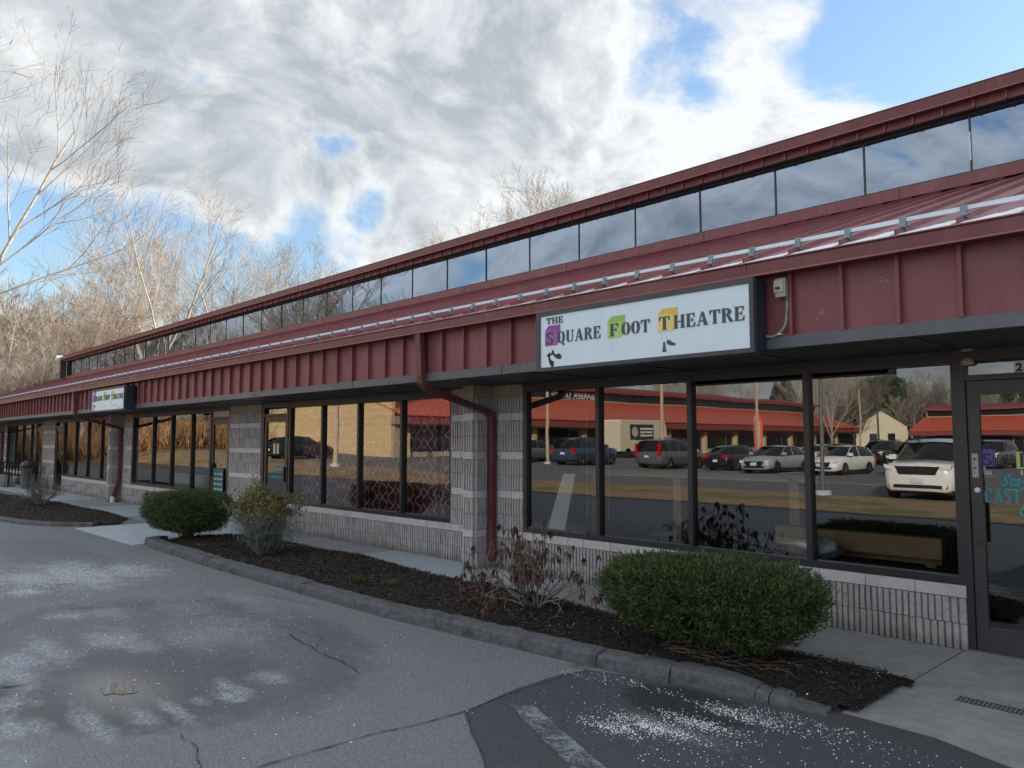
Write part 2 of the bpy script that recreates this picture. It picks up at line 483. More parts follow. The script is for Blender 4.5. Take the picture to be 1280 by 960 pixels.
# curtain with a lattice print
def curtain():
    m, t = newmat('maroon_lattice_curtain')
    pos = t.n('NewGeometry', out=None).outputs['Position']
    s = t.n('SeparateXYZ', {0: pos}, out=None)
    wob = t.m('MULTIPLY', t.m('SUBTRACT', t.noise(pos, 5, 2), 0.5), 0.16)
    u = t.m('MULTIPLY', s.outputs[0], 5.4)
    v = t.m('MULTIPLY', s.outputs[2], 4.0)
    a = t.m('ABSOLUTE', t.m('SUBTRACT', t.m('FRACT', t.m('ADD', t.m('ADD', u, v), wob)), 0.5))
    b = t.m('ABSOLUTE', t.m('SUBTRACT', t.m('FRACT', t.m('ADD', t.m('SUBTRACT', u, v), wob)), 0.5))
    d = t.m('MINIMUM', a, b)
    c = t.mix(t.ramp(d, 0.062, 0.028), (0.17, 0.022, 0.040), (0.80, 0.70, 0.68))
    bs = t.n('BsdfPrincipled', {'Base Color': c, 'Roughness': 0.8})
    t.link(bs, t.n('OutputMaterial', out=None).inputs[0])
    return m


M_curtain = curtain()
streaky(M_red, 0.14)
streaky(M_redroof, 0.12, 6, .6)
streaky(M_gutter, 0.2, 4, 1.5)
streaky(M_band, 0.12, 7, 1.0)
streaky(M_pipe, 0.18, 20, .8)
dirty_base(M_block)
dirty_base(M_smooth)


# ------------------------------------------------------------------ mesh + object helpers
class MB:
    def __init__(s):
        s.v = []
        s.f = []

    def poly(s, pts):
        n = len(s.v)
        s.v += [tuple(p) for p in pts]
        s.f.append(tuple(range(n, n + len(pts))))
        return s

    def box(s, x0, x1, y0, y1, z0, z1):
        n = len(s.v)
        s.v += [(x0, y0, z0), (x1, y0, z0), (x1, y1, z0), (x0, y1, z0), (x0, y0, z1), (x1, y0, z1), (x1, y1, z1), (x0, y1, z1)]
        for f in ((0, 3, 2, 1), (4, 5, 6, 7), (0, 1, 5, 4), (1, 2, 6, 5), (2, 3, 7, 6), (3, 0, 4, 7)):
            s.f.append(tuple(n + i for i in f))
        return s

    def prism(s, prof, x0, x1, axis='x'):     # profile in (y,z) swept along x (or (x,z) along y)
        n = len(s.v)
        k = len(prof)
        for x in (x0, x1):
            for a, b in prof:
                s.v.append((x, a, b) if axis == 'x' else ((a, x, b) if axis == 'y' else (a, b, x)))
        s.f.append(tuple(n + i for i in range(k)))
        s.f.append(tuple(n + k + i for i in reversed(range(k))))
        for i in range(k):
            j = (i + 1) % k
            s.f.append((n + i, n + k + i, n + k + j, n + j))
        return s

    def tube(s, pts, r0, r1=None, sides=6, cap=True):
        r1 = r0 if r1 is None else r1
        pts = [Vector(p) for p in pts]
        n = len(s.v)
        m = len(pts)
        ref = Vector((0, 0, 1))
        d0 = (pts[-1] - pts[0])
        if d0.length < 1e-9:
            return s
        if abs(d0.normalized().z) > 0.9:
            ref = Vector((1, 0, 0))
        for i, p in enumerate(pts):
            if i == 0:
                d = pts[1] - p
            elif i == m - 1:
                d = p - pts[-2]
            else:
                d = pts[i + 1] - pts[i - 1]
            d.normalize()
            a = d.cross(ref)
            a.normalize()
            b = d.cross(a)
            r = r0 + (r1 - r0) * i / (m - 1)
            for k in range(sides):
                an = 2 * math.pi * k / sides
                q = p + a * (math.cos(an) * r) + b * (math.sin(an) * r)
                s.v.append((q.x, q.y, q.z))
        for i in range(m - 1):
            for k in range(sides):
                k2 = (k + 1) % sides
                a_ = n + i * sides
                s.f.append((a_ + k, a_ + k2, a_ + sides + k2, a_ + sides + k))
        if cap and sides > 3:
            s.f.append(tuple(n + k for k in range(sides)))
            s.f.append(tuple(n + (m - 1) * sides + k for k in reversed(range(sides))))
        return s

    def lathe(s, prof, c=(0, 0, 0), n=12, axis='z'):   # prof: (radius, height)
        st = len(s.v)
        for r, h in prof:
            for k in range(n):
                a = 2 * math.pi * k / n
                u, v = math.cos(a) * r, math.sin(a) * r
                if axis == 'z':
                    s.v.append((c[0] + u, c[1] + v, c[2] + h))
                elif axis == 'x':
                    s.v.append((c[0] + h, c[1] + u, c[2] + v))
                else:
                    s.v.append((c[0] + u, c[1] + h, c[2] + v))
        for i in range(len(prof) - 1):
            for k in range(n):
                k2 = (k + 1) % n
                s.f.append((st + i * n + k, st + i * n + k2, st + (i + 1) * n + k2, st + (i + 1) * n + k))
        s.f.append(tuple(st + k for k in range(n)))
        s.f.append(tuple(st + (len(prof) - 1) * n + k for k in reversed(range(n))))
        return s

    def mesh(s, name, m, smooth=False):
        me = bpy.data.meshes.new(name)
        me.from_pydata(s.v, [], s.f)
        me.materials.append(m)
        if smooth:
            me.polygons.foreach_set('use_smooth', [True] * len(me.polygons))
        me.update()
        return me

    def build(s, name, m, parent=None, smooth=False, loc=None, rz=0, label=None):
        return link(name, s.mesh(name, m, smooth), parent, loc, rz, label)


def link(name, me, parent=None, loc=None, rz=0, label=None):
    o = bpy.data.objects.new(name, me)
    COL.objects.link(o)
    if parent is not None:
        o.parent = parent
    if loc is not None:
        o.location = loc
    if rz:
        o.rotation_euler = (0, 0, rz)
    if label:
        o['label'] = label
    return o


def tag(o, label=None, cat=None, group=None, kind=None):
    if label:
        o['label'] = label
    if cat:
        o['category'] = cat
    if group:
        o['group'] = group
    if kind:
        o['kind'] = kind
    return o


def thing(name, label, cat, loc=(0, 0, 0), rz=0, group=None):
    o = link(name, None, None, loc, rz)
    return tag(o, label, cat, group)


def copy_tree(o, parent=None):
    c = o.copy()
    COL.objects.link(c)
    c.parent = parent
    for ch in list(o.children):
        copy_tree(ch, c)
    return c


def fast_mesh(name, verts, faces, m, smooth=False):     # numpy verts (n,3), faces (m,k)
    me = bpy.data.meshes.new(name)
    nv, (nf, k) = len(verts), faces.shape
    me.vertices.add(nv)
    me.vertices.foreach_set('co', verts.astype(np.float32).ravel())
    me.loops.add(nf * k)
    me.loops.foreach_set('vertex_index', faces.astype(np.int32).ravel())
    me.polygons.add(nf)
    me.polygons.foreach_set('loop_start', np.arange(0, nf * k, k, dtype=np.int32))
    me.polygons.foreach_set('loop_total', np.full(nf, k, dtype=np.int32))
    me.materials.append(m)
    me.update(calc_edges=True)
    if smooth:
        me.polygons.foreach_set('use_smooth', np.ones(nf, dtype=bool))
    return me


rng = random.Random(7)
nrg = np.random.default_rng(7)


# ------------------------------------------------------------------ terrain
def sstep(a, b, x):
    t = np.clip((x - a) / (b - a), 0, 1)
    return t * t * (3 - 2 * t)


def hgt(x, y):
    x = np.asarray(x, float)
    y = np.asarray(y, float)
    far = 0.030 * np.clip(-x - 27, 0, 32) * sstep(-8, -17, y) * sstep(-75, -30, y)
    hill = 0.10 * np.clip(-x - 62, 0, 60) * sstep(-20, -60, -(-x)) * 0.6
    return far + hill


def H(x, y):
    return float(hgt(x, y))


def sheet(name, x0, x1, y0, y1, dz, step, m, parent=None):
    nx = max(1, int(round((x1 - x0) / step)))
    ny = max(1, int(round((y1 - y0) / step)))
    gx, gy = np.meshgrid(np.linspace(x0, x1, nx + 1), np.linspace(y0, y1, ny + 1))
    v = np.stack([gx.ravel(), gy.ravel(), hgt(gx, gy).ravel() + dz], 1)
    i = np.arange(nx * ny)
    a = (i // nx) * (nx + 1) + i % nx
    f = np.stack([a, a + 1, a + nx + 2, a + nx + 1], 1)
    return link(name, fast_mesh(name, v, f, m), parent)


g = sheet('ground', -260, 200, -260, 200, -0.060, 4.0, M_litter)
tag(g, 'brown leaf litter ground around the plaza', kind='structure')
g = sheet('parking_lot', -72, 90, -112, -11.0, -0.022, 2.0, M_lotfar)
tag(g, 'sunlit asphalt car park across from the shops', kind='structure')
g = sheet('driveway_asphalt', -72, 90, -11.0, 0.3, -0.012, 0.25 if False else 1.0, M_asph)
tag(g, 'grey worn asphalt lane with salt stains in front of the planting bed', kind='structure')
g = sheet('grass_strip', -72, 60, -17.2, -11.2, -0.010, 1.0, M_strip)
tag(g, 'dormant tan grass strip between the lane and the car park', kind='structure')

# dark asphalt patch at lower right
pts = [gp(735, 836), gp(700, 842), gp(640, 862), gp(580, 888), gp(590, 915), gp(604, 945), gp(611, 975)]
poly = [(p.x, p.y, -0.006) for p in pts] + [(-2.9, -6.6, -0.006), (4, -6.6, -0.006), (4, -2.12, -0.006), (-2.12, -2.12, -0.006), (-3.0, -2.3, -0.006)]
o = MB().poly(poly).build('asphalt_patch', M_asph2)
tag(o, 'darker newer asphalt patch at the lower right with salt grains', kind='structure')

# puddle
k = 48
pts = []
for i in range(k):
    a = 2 * math.pi * i / k
    r = 1 + 0.16 * math.sin(3 * a + 1) + 0.10 * math.sin(7 * a) + 0.07 * math.sin(13 * a + 2)
    pts.append((pd.x + 0.15 * r * math.cos(a + .3), pd.y + 0.10 * r * math.sin(a + .3), -0.0085))
m, t = newmat('puddle_water')
nn = t.n('BsdfPrincipled', {'Base Color': (0.04, 0.038, 0.034), 'Roughness': 0.02, 'IOR': 1.9, 'Specular IOR Level': 0.6})
t.link(nn, t.n('OutputMaterial', out=None).inputs[0])
o = MB().poly(pts).build('puddle', m)
tag(o, 'small shiny puddle in the middle of the salt ringed damp asphalt', kind='structure')


# cracks: thin recessed looking strips of real width lying in the asphalt
def crack_strip(path, w0, z, mb, jag=0.02, seed=1):
    rg = random.Random(seed)
    P = [Vector((p.x, p.y, 0)) for p in path]
    fine = []
    for a, b in zip(P[:-1], P[1:]):
        n = max(2, int((b - a).length / 0.05))
        for i in range(n):
            fine.append(a.lerp(b, i / n))
    fine.append(P[-1])
    off = 0
    L, Rr = [], []
    for i, p in enumerate(fine):
        d = (fine[min(i + 1, len(fine) - 1)] - fine[max(i - 1, 0)]).normalized()
        nn_ = Vector((-d.y, d.x, 0))
        off = off * 0.8 + rg.uniform(-jag, jag) * 0.5
        ww = w0 * rg.uniform(0.35, 1.2) * (0.3 if i in (0, len(fine) - 1) else 1)
        c = p + nn_ * off
        L.append(c + nn_ * ww)
        Rr.append(c - nn_ * ww)
    for i in range(len(fine) - 1):
        mb.poly([(L[i].x, L[i].y, z), (L[i + 1].x, L[i + 1].y, z), (Rr[i + 1].x, Rr[i + 1].y, z), (Rr[i].x, Rr[i].y, z)])


mb = MB()
crack_strip([gp(735, 836), gp(650, 860), gp(580, 888), gp(480, 912), gp(400, 934), gp(310, 962)], 0.0048, -0.0045, mb, .02, 3)
crack_strip([gp(700, 842), gp(640, 862), gp(580, 888), gp(590, 915), gp(604, 945), gp(611, 975)], 0.0022, -0.0044, mb, .015, 4)
for path, wd, sd_ in [([(0, 762), (90, 760), (190, 755), (330, 742), (400, 757)], .0035, 5),
                      ([(360, 790), (400, 815), (430, 828), (452, 842)], .0048, 6),
                      ([(230, 775), (300, 782), (345, 780), (400, 795), (395, 808)], .0030, 7),
                      ([(228, 915), (250, 935), (262, 965)], .0035, 8),
                      ([(0, 858), (15, 856), (30, 855)], .015, 9),
                      ([(150, 735), (200, 730), (270, 722)], .003, 10)]:
    crack_strip([gp(*p) for p in path], wd, -0.0046, mb, .03, sd_)
o = mb.build('asphalt_crack', M_crack)
tag(o, 'thin dark cracks wandering across the asphalt', kind='structure')

# faded white painted stripe on the dark patch
m, t = newmat('faded_road_paint')
pos = t.n('NewGeometry', out=None).outputs['Position']
nz = t.noise(pos, 30, 6, 0.8)
nb = t.noise(pos, 4, 3, 0.6)
f = t.ramp(t.m('ADD', t.m('MULTIPLY', nz, 0.6), t.m('MULTIPLY', nb, 0.4)), 0.44, 0.60)
cc = t.mix(f, (0.050, 0.054, 0.062), (0.26, 0.29, 0.35))
bs = t.n('BsdfPrincipled', {'Base Color': cc, 'Roughness': 0.8})
t.link(bs, t.n('OutputMaterial', out=None).inputs[0])
q = [gp(636, 880), gp(668, 882), gp(768, 968), gp(722, 968)]
o = MB().poly([(p.x, p.y, -0.0032) for p in q]).build('painted_stripe', m)
tag(o, 'faded whitish painted stripe on the dark asphalt patch', kind='structure')

# ------------------------------------------------------------------ sidewalk and concrete pads
walk = tag(link('sidewalk', None), 'concrete sidewalk slabs along the shop front', kind='structure')


def slab(x0, x1, y0, y1, m, z=0.0):
    e = 0.006
    b = MB().box(x0 + e, x1 - e, y0 + e, y1 - e, z - 0.05, z)
    b.build('slab', m, walk)


MB().box(-60, 6, -1.29, 0.05, -0.058, -0.019 + 0.010).build('joint_bed', M_crack, walk)
xs = [-60, -52, -46, -41, -37, -33.6, -30.4, -27.4, -24.6, -21.6, -18.4, -16.4, -13.3, -9.85, -6.2, -4.1, -2.05]
for i in range(len(xs) - 1):
    lightone = xs[i] in (-9.85, -16.4, -21.6, -27.4) or xs[i] < -30
    slab(xs[i], xs[i + 1], -1.30, -0.02, M_concl if lightone else M_conc)
slab(-16.6, -13.3, -2.75, -1.30, M_concl)
slab(-2.05, 0.6, -1.12, -0.02, M_conc)
slab(0.6, 4.0, -1.12, -0.02, M_conc)
# irregular outer pad
pts = [(-2.05, -1.13), (-2.12, -2.13), (-1.6, -2.15), (-1.19, -2.30), (-0.6, -2.45), (0.2, -2.6), (4.0, -2.7), (4.0, -1.13)]
MB().prism(pts, -0.05, 0.001, 'z').build('slab', M_conc, walk)
# slot drain
gr = thing('drain_grate', 'narrow blue grey slot grate set in the concrete before the glass door', 'drain', (0, 0, 0))
b = MB()
b.box(-1.72, 0.4, -1.405, -1.40, 0.0015, 0.005)
b.box(-1.72, 0.4, -1.30, -1.295, 0.0015, 0.005)
b.build('grate_rim', mat('grate_steel', (0.05, 0.06, 0.09), 0.5), gr)
b = MB()
for i in range(84):
    x = -1.71 + i * 0.025
    b.box(x, x + 0.013, -1.40, -1.30, 0.0015, 0.0042)
b.build('grate_bar', MATS['grate_steel'], gr)

# ------------------------------------------------------------------ planting beds
def bed(name, pts, label, cx, cy, amp=0.10):
    # triangulate a smooth mound by radial rings around the polygon centre line
    import mathutils
    out = []
    n = len(pts)
    ring = []
    for i in range(n):
        a = Vector(pts[i])
        b_ = Vector(pts[(i + 1) % n])
        m_ = max(1, int((b_ - a).length / 0.12))
        for k_ in range(m_):
            ring.append(a.lerp(b_, k_ / m_))
    x0 = min(p.x for p in ring)
    x1 = max(p.x for p in ring)
    y0 = min(p.y for p in ring)
    y1 = max(p.y for p in ring)
    st = 0.05
    gx = np.arange(x0, x1 + st, st)
    gy = np.arange(y0, y1 + st, st)
    RX = np.array([p.x for p in ring])
    RY = np.array([p.y for p in ring])
    GX, GY = np.meshgrid(gx, gy)
    # point in polygon
    inside = np.zeros(GX.shape, bool)
    j = len(RX) - 1
    for i in range(len(RX)):
        c = ((RY[i] > GY) != (RY[j] > GY)) & (GX < (RX[j] - RX[i]) * (GY - RY[i]) / (RY[j] - RY[i] + 1e-12) + RX[i])
        inside ^= c
        j = i
    dist = np.full(GX.shape, 9.0)
    for i in range(len(RX)):
        dist = np.minimum(dist, np.hypot(GX - RX[i], GY - RY[i]))
    nz = nrg.normal(0, 1, GX.shape)
    for _ in range(2):
        nz = (nz + np.roll(nz, 1, 0) + np.roll(nz, -1, 0) + np.roll(nz, 1, 1) + np.roll(nz, -1, 1)) / 5
    Z = amp * np.clip(dist / 0.32, 0, 1) ** 0.7 + nz * 0.016 * np.clip(dist / 0.1, 0, 1) - 0.006
    Z += 0.03 * np.sin(GX * 1.9) * np.clip(dist / 0.3, 0, 1)
    use = inside
    idx = -np.ones(GX.shape, int)
    idx[use] = np.arange(use.sum())
    V = np.stack([GX[use], GY[use], Z[use]], 1)
    q_ = use[:-1, :-1] & use[1:, :-1] & use[:-1, 1:] & use[1:, 1:]
    F = np.stack([idx[:-1, :-1][q_], idx[:-1, 1:][q_], idx[1:, 1:][q_], idx[1:, :-1][q_]], 1)
    o_ = link(name, fast_mesh(name, V, F, M_mulch, True))
    tag(o_, label, kind='structure')
    return V


bedA = [(-13.30, -2.42), (-10.1, -2.60), (-8.0, -2.58), (-6.2, -2.56), (-5.0, -2.46), (-3.87, -2.38), (-3.2, -2.28), (-2.6, -2.24), (-2.05, -2.14),
        (-1.99, -1.20), (-2.5, -1.20), (-3.7, -1.20), (-5.0, -1.06), (-6.8, -1.02), (-9.3, -0.86), (-11.2, -0.82), (-12.4, -0.90), (-13.0, -1.5)]
VA = bed('planting_bed', bedA, 'long dark mulch bed between kerb and sidewalk', 0, 0)
bedB = [(-16.7, -1.9), (-17.2, -2.75), (-18.2, -3.15), (-20.5, -3.6), (-24, -3.9), (-30, -4.1), (-34, -4.1), (-34, -2.0), (-28, -1.75), (-23, -1.40), (-20, -1.3), (-17.8, -1.4)]
VB = bed('planting_bed', bedB, 'farther mulch bed beyond the concrete walkway', 0, 0, 0.09)


def scatter_bits(name, n, region, m, lmin, lmax, wd, seed, label, flat=True):
    rg = np.random.default_rng(seed)
    ii = rg.integers(0, len(region), n)
    c = region[ii] + rg.uniform(-.025, .025, (n, 3)) * [1, 1, 0]
    c[:, 2] = region[ii][:, 2] + rg.uniform(0.0, 0.018, n)
    an = rg.uniform(0, 2 * np.pi, n)
    L = rg.uniform(lmin, lmax, n)[:, None] / 2
    tl = rg.normal(0, 0.35, n)
    d = np.stack([np.cos(an), np.sin(an), tl], 1)
    s_ = np.stack([-np.sin(an), np.cos(an), rg.normal(0, 0.4, n)], 1) * wd * rg.uniform(.5, 1.3, (n, 1)) / 2
    V = np.stack([c - d * L - s_, c + d * L - s_ * .6, c + d * L + s_, c - d * L + s_ * .7], 1).reshape(-1, 3)
    F = np.arange(4 * n).reshape(n, 4)
    o_ = link(name, fast_mesh(name, V, F, m))
    tag(o_, label, kind='stuff')


scatter_bits('mulch_chips', 26000, VA, M_chip, 0.015, 0.05, 0.010, 1, 'dark shredded bark mulch in the long bed')
scatter_bits('pale_mulch_chips', 2200, VA, M_chip2, 0.012, 0.045, 0.007, 2, 'pale bits of bark and straw on the long bed')
scatter_bits('fallen_leaves', 260, VA, M_deadleaf, 0.03, 0.07, 0.022, 5, 'curled brown leaves fallen on the long bed')
scatter_bits('salt_specks', 420, VA, M_salt, 0.006, 0.013, 0.009, 8, 'white salt specks fallen on the long bed')
scatter_bits('mulch_chips', 9000, VB, M_chip, 0.02, 0.06, 0.014, 3, 'dark shredded bark mulch in the farther bed')
scatter_bits('pale_mulch_chips', 1500, VB, M_chip2, 0.02, 0.06, 0.012, 4, 'pale bits of bark and straw on the farther bed')


# kerb: segments with rounded section
def kerb(path, label, brk, seed, KH=1.0):
    rg = random.Random(seed)
    k_ = tag(link('kerb', None), label, kind='structure')
    P = [Vector((a, b, 0)) for a, b in path]
    fine = []
    for a, b in zip(P[:-1], P[1:]):
        n = max(1, int((b - a).length / 0.08))
        for i in range(n):
            fine.append(a.lerp(b, i / n))
    fine.append(P[-1])
    prof = [(0.0, -0.05), (0.005, 0.03), (0.014, 0.072), (0.030, 0.094), (0.040, 0.099), (0.11, 0.105), (0.185, 0.103), (0.20, 0.085), (0.205, -0.02)]
    segs = []
    cur = []
    brk = list(brk)
    for i, p in enumerate(fine):
        cur.append(i)
        if brk and p.x >= brk[0]:
            segs.append(cur)
            cur = [i]
            brk.pop(0)
    segs.append(cur)
    for sg_ in segs:
        if len(sg_) < 2:
            continue
        mb_ = MB()
        sh = rg.uniform(-.012, .012)
        hh = rg.uniform(.94, 1.06)
        for q_, i in enumerate(sg_):
            p = fine[i]
            d = (fine[min(i + 1, len(fine) - 1)] - fine[max(i - 1, 0)]).normalized()
            nr = Vector((-d.y, d.x, 0))
            endf = 0.0
            if q_ == 0:
                endf = 0.004
            if q_ == len(sg_) - 1:
                endf = -0.004
            for (u, z) in prof:
                rr = rg.uniform(-.004, .004)
                e2 = 0.93 if endf else 1.0
                hh2 = hh * (min(1.0, max(.12, (-2.10 - p.x) / .75)) if p.x > -2.9 else 1.0) * (1 + .03 * math.sin(p.x * 2.1)) * KH
                c = p + nr * (u + sh + rr) + d * endf
                mb_.v.append((c.x, c.y, z * hh2 * e2 + rg.uniform(-.006, .006) * (z > 0)))
        m_ = len(prof)
        for q_ in range(len(sg_) - 1):
            for j in range(m_ - 1):
                a = q_ * m_ + j
                mb_.f.append((a, a + 1, a + m_ + 1, a + m_))
        mb_.f.append(tuple(range(m_)))
        mb_.f.append(tuple((len(sg_) - 1) * m_ + j for j in reversed(range(m_))))
        mb_.build('kerb_segment', M_kerb, k_, False)


kerb([(-13.45, -2.28), (-13.30, -2.56), (-12.6, -2.66), (-10.1, -2.73), (-8.0, -2.72), (-6.24, -2.70), (-5.0, -2.60), (-3.87, -2.50), (-3.2, -2.41), (-2.6, -2.33), (-2.16, -2.26)],
     'dark asphalt kerb in front of the long mulch bed', [-10.4, -7.9, -5.9, -3.86, -3.28, -2.68, -2.58], 5)
kerb([(-34, -4.28), (-30, -4.26), (-24, -4.06), (-20.5, -3.76), (-18.2, -3.32), (-17.3, -2.95), (-16.75, -2.4)], 'low worn asphalt kerb round the farther mulch bed', [-28, -22, -18.6], 6, .55)

# salt grains on the asphalt
rg = np.random.default_rng(11)
P0, SZ = [], []


def salt_cluster(px_, py_, sx, sy, n, s0=.0022, s1=.0075):
    c = gp(px_, py_)
    P0.append(np.stack([rg.normal(c.x, sx, n), rg.normal(c.y, sy, n)], 1))
    SZ.append(rg.uniform(s0, s1, n) * rg.uniform(.5, 1, n))


for a in [(765, 908, .13, .045, 420), (815, 908, .16, .05, 800), (870, 903, .15, .045, 600), (925, 893, .15, .05, 380), (985, 897, .2, .07, 200), (1010, 915, .35, .14, 160), (880, 935, .5, .25, 260),
          (1120, 930, .5, .2, 140), (720, 842, .15, .03, 60), (800, 856, .3, .03, 120)]:
    salt_cluster(*a)
for a in [(100, 712, .9, .35, 1500), (60, 722, .8, .3, 900), (170, 708, .5, .3, 700), (32, 739, .25, .15, 250), (280, 785, .6, .35, 450), (330, 775, 1.2, .5, 300), (250, 870, .6, .3, 160),
          (450, 790, 1.2, .7, 260), (90, 800, 1.2, .5, 260), (200, 740, 1.6, .7, 500), (110, 850, 1.0, .6, 150), (400, 870, 1.0, .7, 110), (500, 760, 1.5, .3, 130)]:
    salt_cluster(*a[:4], int(a[4] * .55), .002, .0075)
P_ = np.concatenate(P0)
SZ = np.concatenate(SZ)
keep = (P_[:, 1] < -2.38) | ((P_[:, 0] > -2.1) & (P_[:, 1] < -2.3))
keep &= ~((P_[:, 0] > -13.4) & (P_[:, 0] < -3.9) & (P_[:, 1] > -2.78)) & (P_[:, 1] < -2.35 - 0.12 * np.clip(-P_[:, 0] - 2.1, 0, 1.5))
P_, SZ = P_[keep], SZ[keep]
n = len(P_)
octv = np.array([[1, 0, 0], [-1, 0, 0], [0, 1, 0], [0, -1, 0], [0, 0, .9], [0, 0, -.4]], float)
octf = np.array([[0, 2, 4], [2, 1, 4], [1, 3, 4], [3, 0, 4]])
V = np.repeat(octv[None], n, 0) * SZ[:, None, None] * rg.uniform(.6, 1.3, (n, 6, 3))
V[:, :, 0] += P_[:, 0, None]
V[:, :, 1] += P_[:, 1, None]
V[:, :, 2] += -0.004
F = (octf[None] + 6 * np.arange(n)[:, None, None]).reshape(-1, 3)
tag(link('salt_grains', fast_mesh('salt_grains', V.reshape(-1, 3), F, M_salt)), 'white road salt grains scattered over the asphalt', kind='stuff')

# ================================================================== SHOP BUILDING
shop = thing('shop_building', 'long low shop row with red metal roof, ribbed grey block walls and dark glass fronts', 'building')
GY = 0.036           # glass plane
YF = -1.18           # fascia panel plane
ZS = 2.400           # soffit height

BL, BH, JT = 0.4064, 0.2032, 0.0065
_bc = {}


def block_mesh(w_, h_, kind, var):
    key = (round(w_, 3), round(h_, 3), kind, var)
    if key in _bc:
        return _bc[key]
    b_ = MB()
    if kind == 'rib':
        nr = max(1, int(round(w_ / 0.0508)))
        p = w_ / nr
        rg_ = random.Random(hash(key) % 1000 + var)
        b_.box(0, w_, -0.002, 0.05, 0, h_)
        for i in range(nr):
            xa, xb = i * p + p * 0.13, (i + 1) * p - p * 0.13
            if i == 0:
                xa = 0.0
            if i == nr - 1:
                xb = w_
            dd = 0.030 + rg_.uniform(-.004, .004)
            rows = [0, h_ * .33, h_ * .66, h_]
            base = len(b_.v)
            for z in rows:
                o1, o2 = rg_.uniform(-.005, .005), rg_.uniform(-.005, .005)
                b_.v += [(xa, -0.002, z), (xa + 0.003, -dd + o1, z), (xb - 0.003, -dd + o2, z), (xb, -0.002, z)]
            for r_ in range(3):
                for c_ in range(3):
                    a = base + r_ * 4 + c_
                    b_.f.append((a, a + 1, a + 5, a + 4))
            b_.f.append((base, base + 3, base + 2, base + 1))
            b_.f.append((base + 12, base + 13, base + 14, base + 15))
        me = b_.mesh('rib_block', M_block)
    else:
        b_.box(0, w_, -0.022, 0.05, 0, h_)
        me = b_.mesh('smooth_block', M_smooth if kind == 'smooth' else M_tan)
    _bc[key] = me
    return me


def row(parent, origin, ang, length, z, h_, kind, shift, joined=None, n0=[0]):
    d = Vector((math.cos(ang), math.sin(ang), 0))
    x = -shift
    while x < length - 0.002:
        a, b_ = max(0.0, x), min(length, x + BL)
        x += BL
        if b_ - a < 0.025:
            continue
        n0[0] += 1
        wv = round((b_ - a) - JT, 3)
        me = block_mesh(wv, h_ - JT, kind, n0[0] % 4)
        p = Vector(origin) + d * (a + JT / 2)
        if joined is not None:
            T = Matrix.Translation((p.x, p.y, z + JT / 2)) @ Matrix.Rotation(ang, 4, 'Z')
            nb = len(joined.v)
            joined.v += [tuple(T @ v.co) for v in me.vertices]
            joined.f += [tuple(nb + i for i in f_.vertices) for f_ in me.polygons]
        else:
            link('block', me, parent, (p.x, p.y, z + JT / 2), ang)


FULL = []
z = 0.0
for r_ in range(4):
    FULL += [(z, BH, 'rib'), (z + BH, BH, 'rib'), (z + 2 * BH, BH / 2, 'smooth')]
    z += 2.5 * BH
FULL += [(z, BH, 'rib'), (z + BH, ZS - z - BH, 'tan')]
SILL = FULL[:3]


def wall(name, origin, ang, length, courses, joined=False, ph=0):
    """a block wall: mortar core with every block a piece of its own"""
    top = courses[-1][0] + courses[-1][1]
    core = MB().box(0, length, 0.006, 0.16, 0, top - 0.006)
    wl = core.build(name, M_mortar, shop)
    wl.location = origin
    wl.rotation_euler = (0, 0, ang)
    J = {'rib': MB(), 'smooth': MB(), 'tan': MB()}
    for i, (z_, h_, kind) in enumerate(courses):
        sh = (0 if (i + ph) % 2 else BL / 2)
        d0 = (0, 0, 0)
        row(wl, d0, 0, length, z_, h_, kind, sh, J[kind] if joined else None)
    if joined:
        for kd, mt in (('rib', M_block), ('smooth', M_smooth), ('tan', M_tan)):
            if J[kd].v:
                tag(J[kd].build('blocks', mt, wl), kind='stuff')
    return wl


def pilaster(xc, joined=False):
    # wall behind, then the projecting pier with two side faces
    pw, pdp = 0.21, 0.31
    front = -pdp
    wall('pilaster', (xc - pw / 2, front, 0), 0, pw, FULL, joined)
    # right side (faces +X) and left side (faces -X)
    for sx, ang, ox, oy in ((1, R(90), xc + pw / 2, front + 0.008), (-1, R(-90), xc - pw / 2, -0.002)):
        wall('pilaster', (ox, oy, 0), ang, pdp - 0.012, FULL, joined)


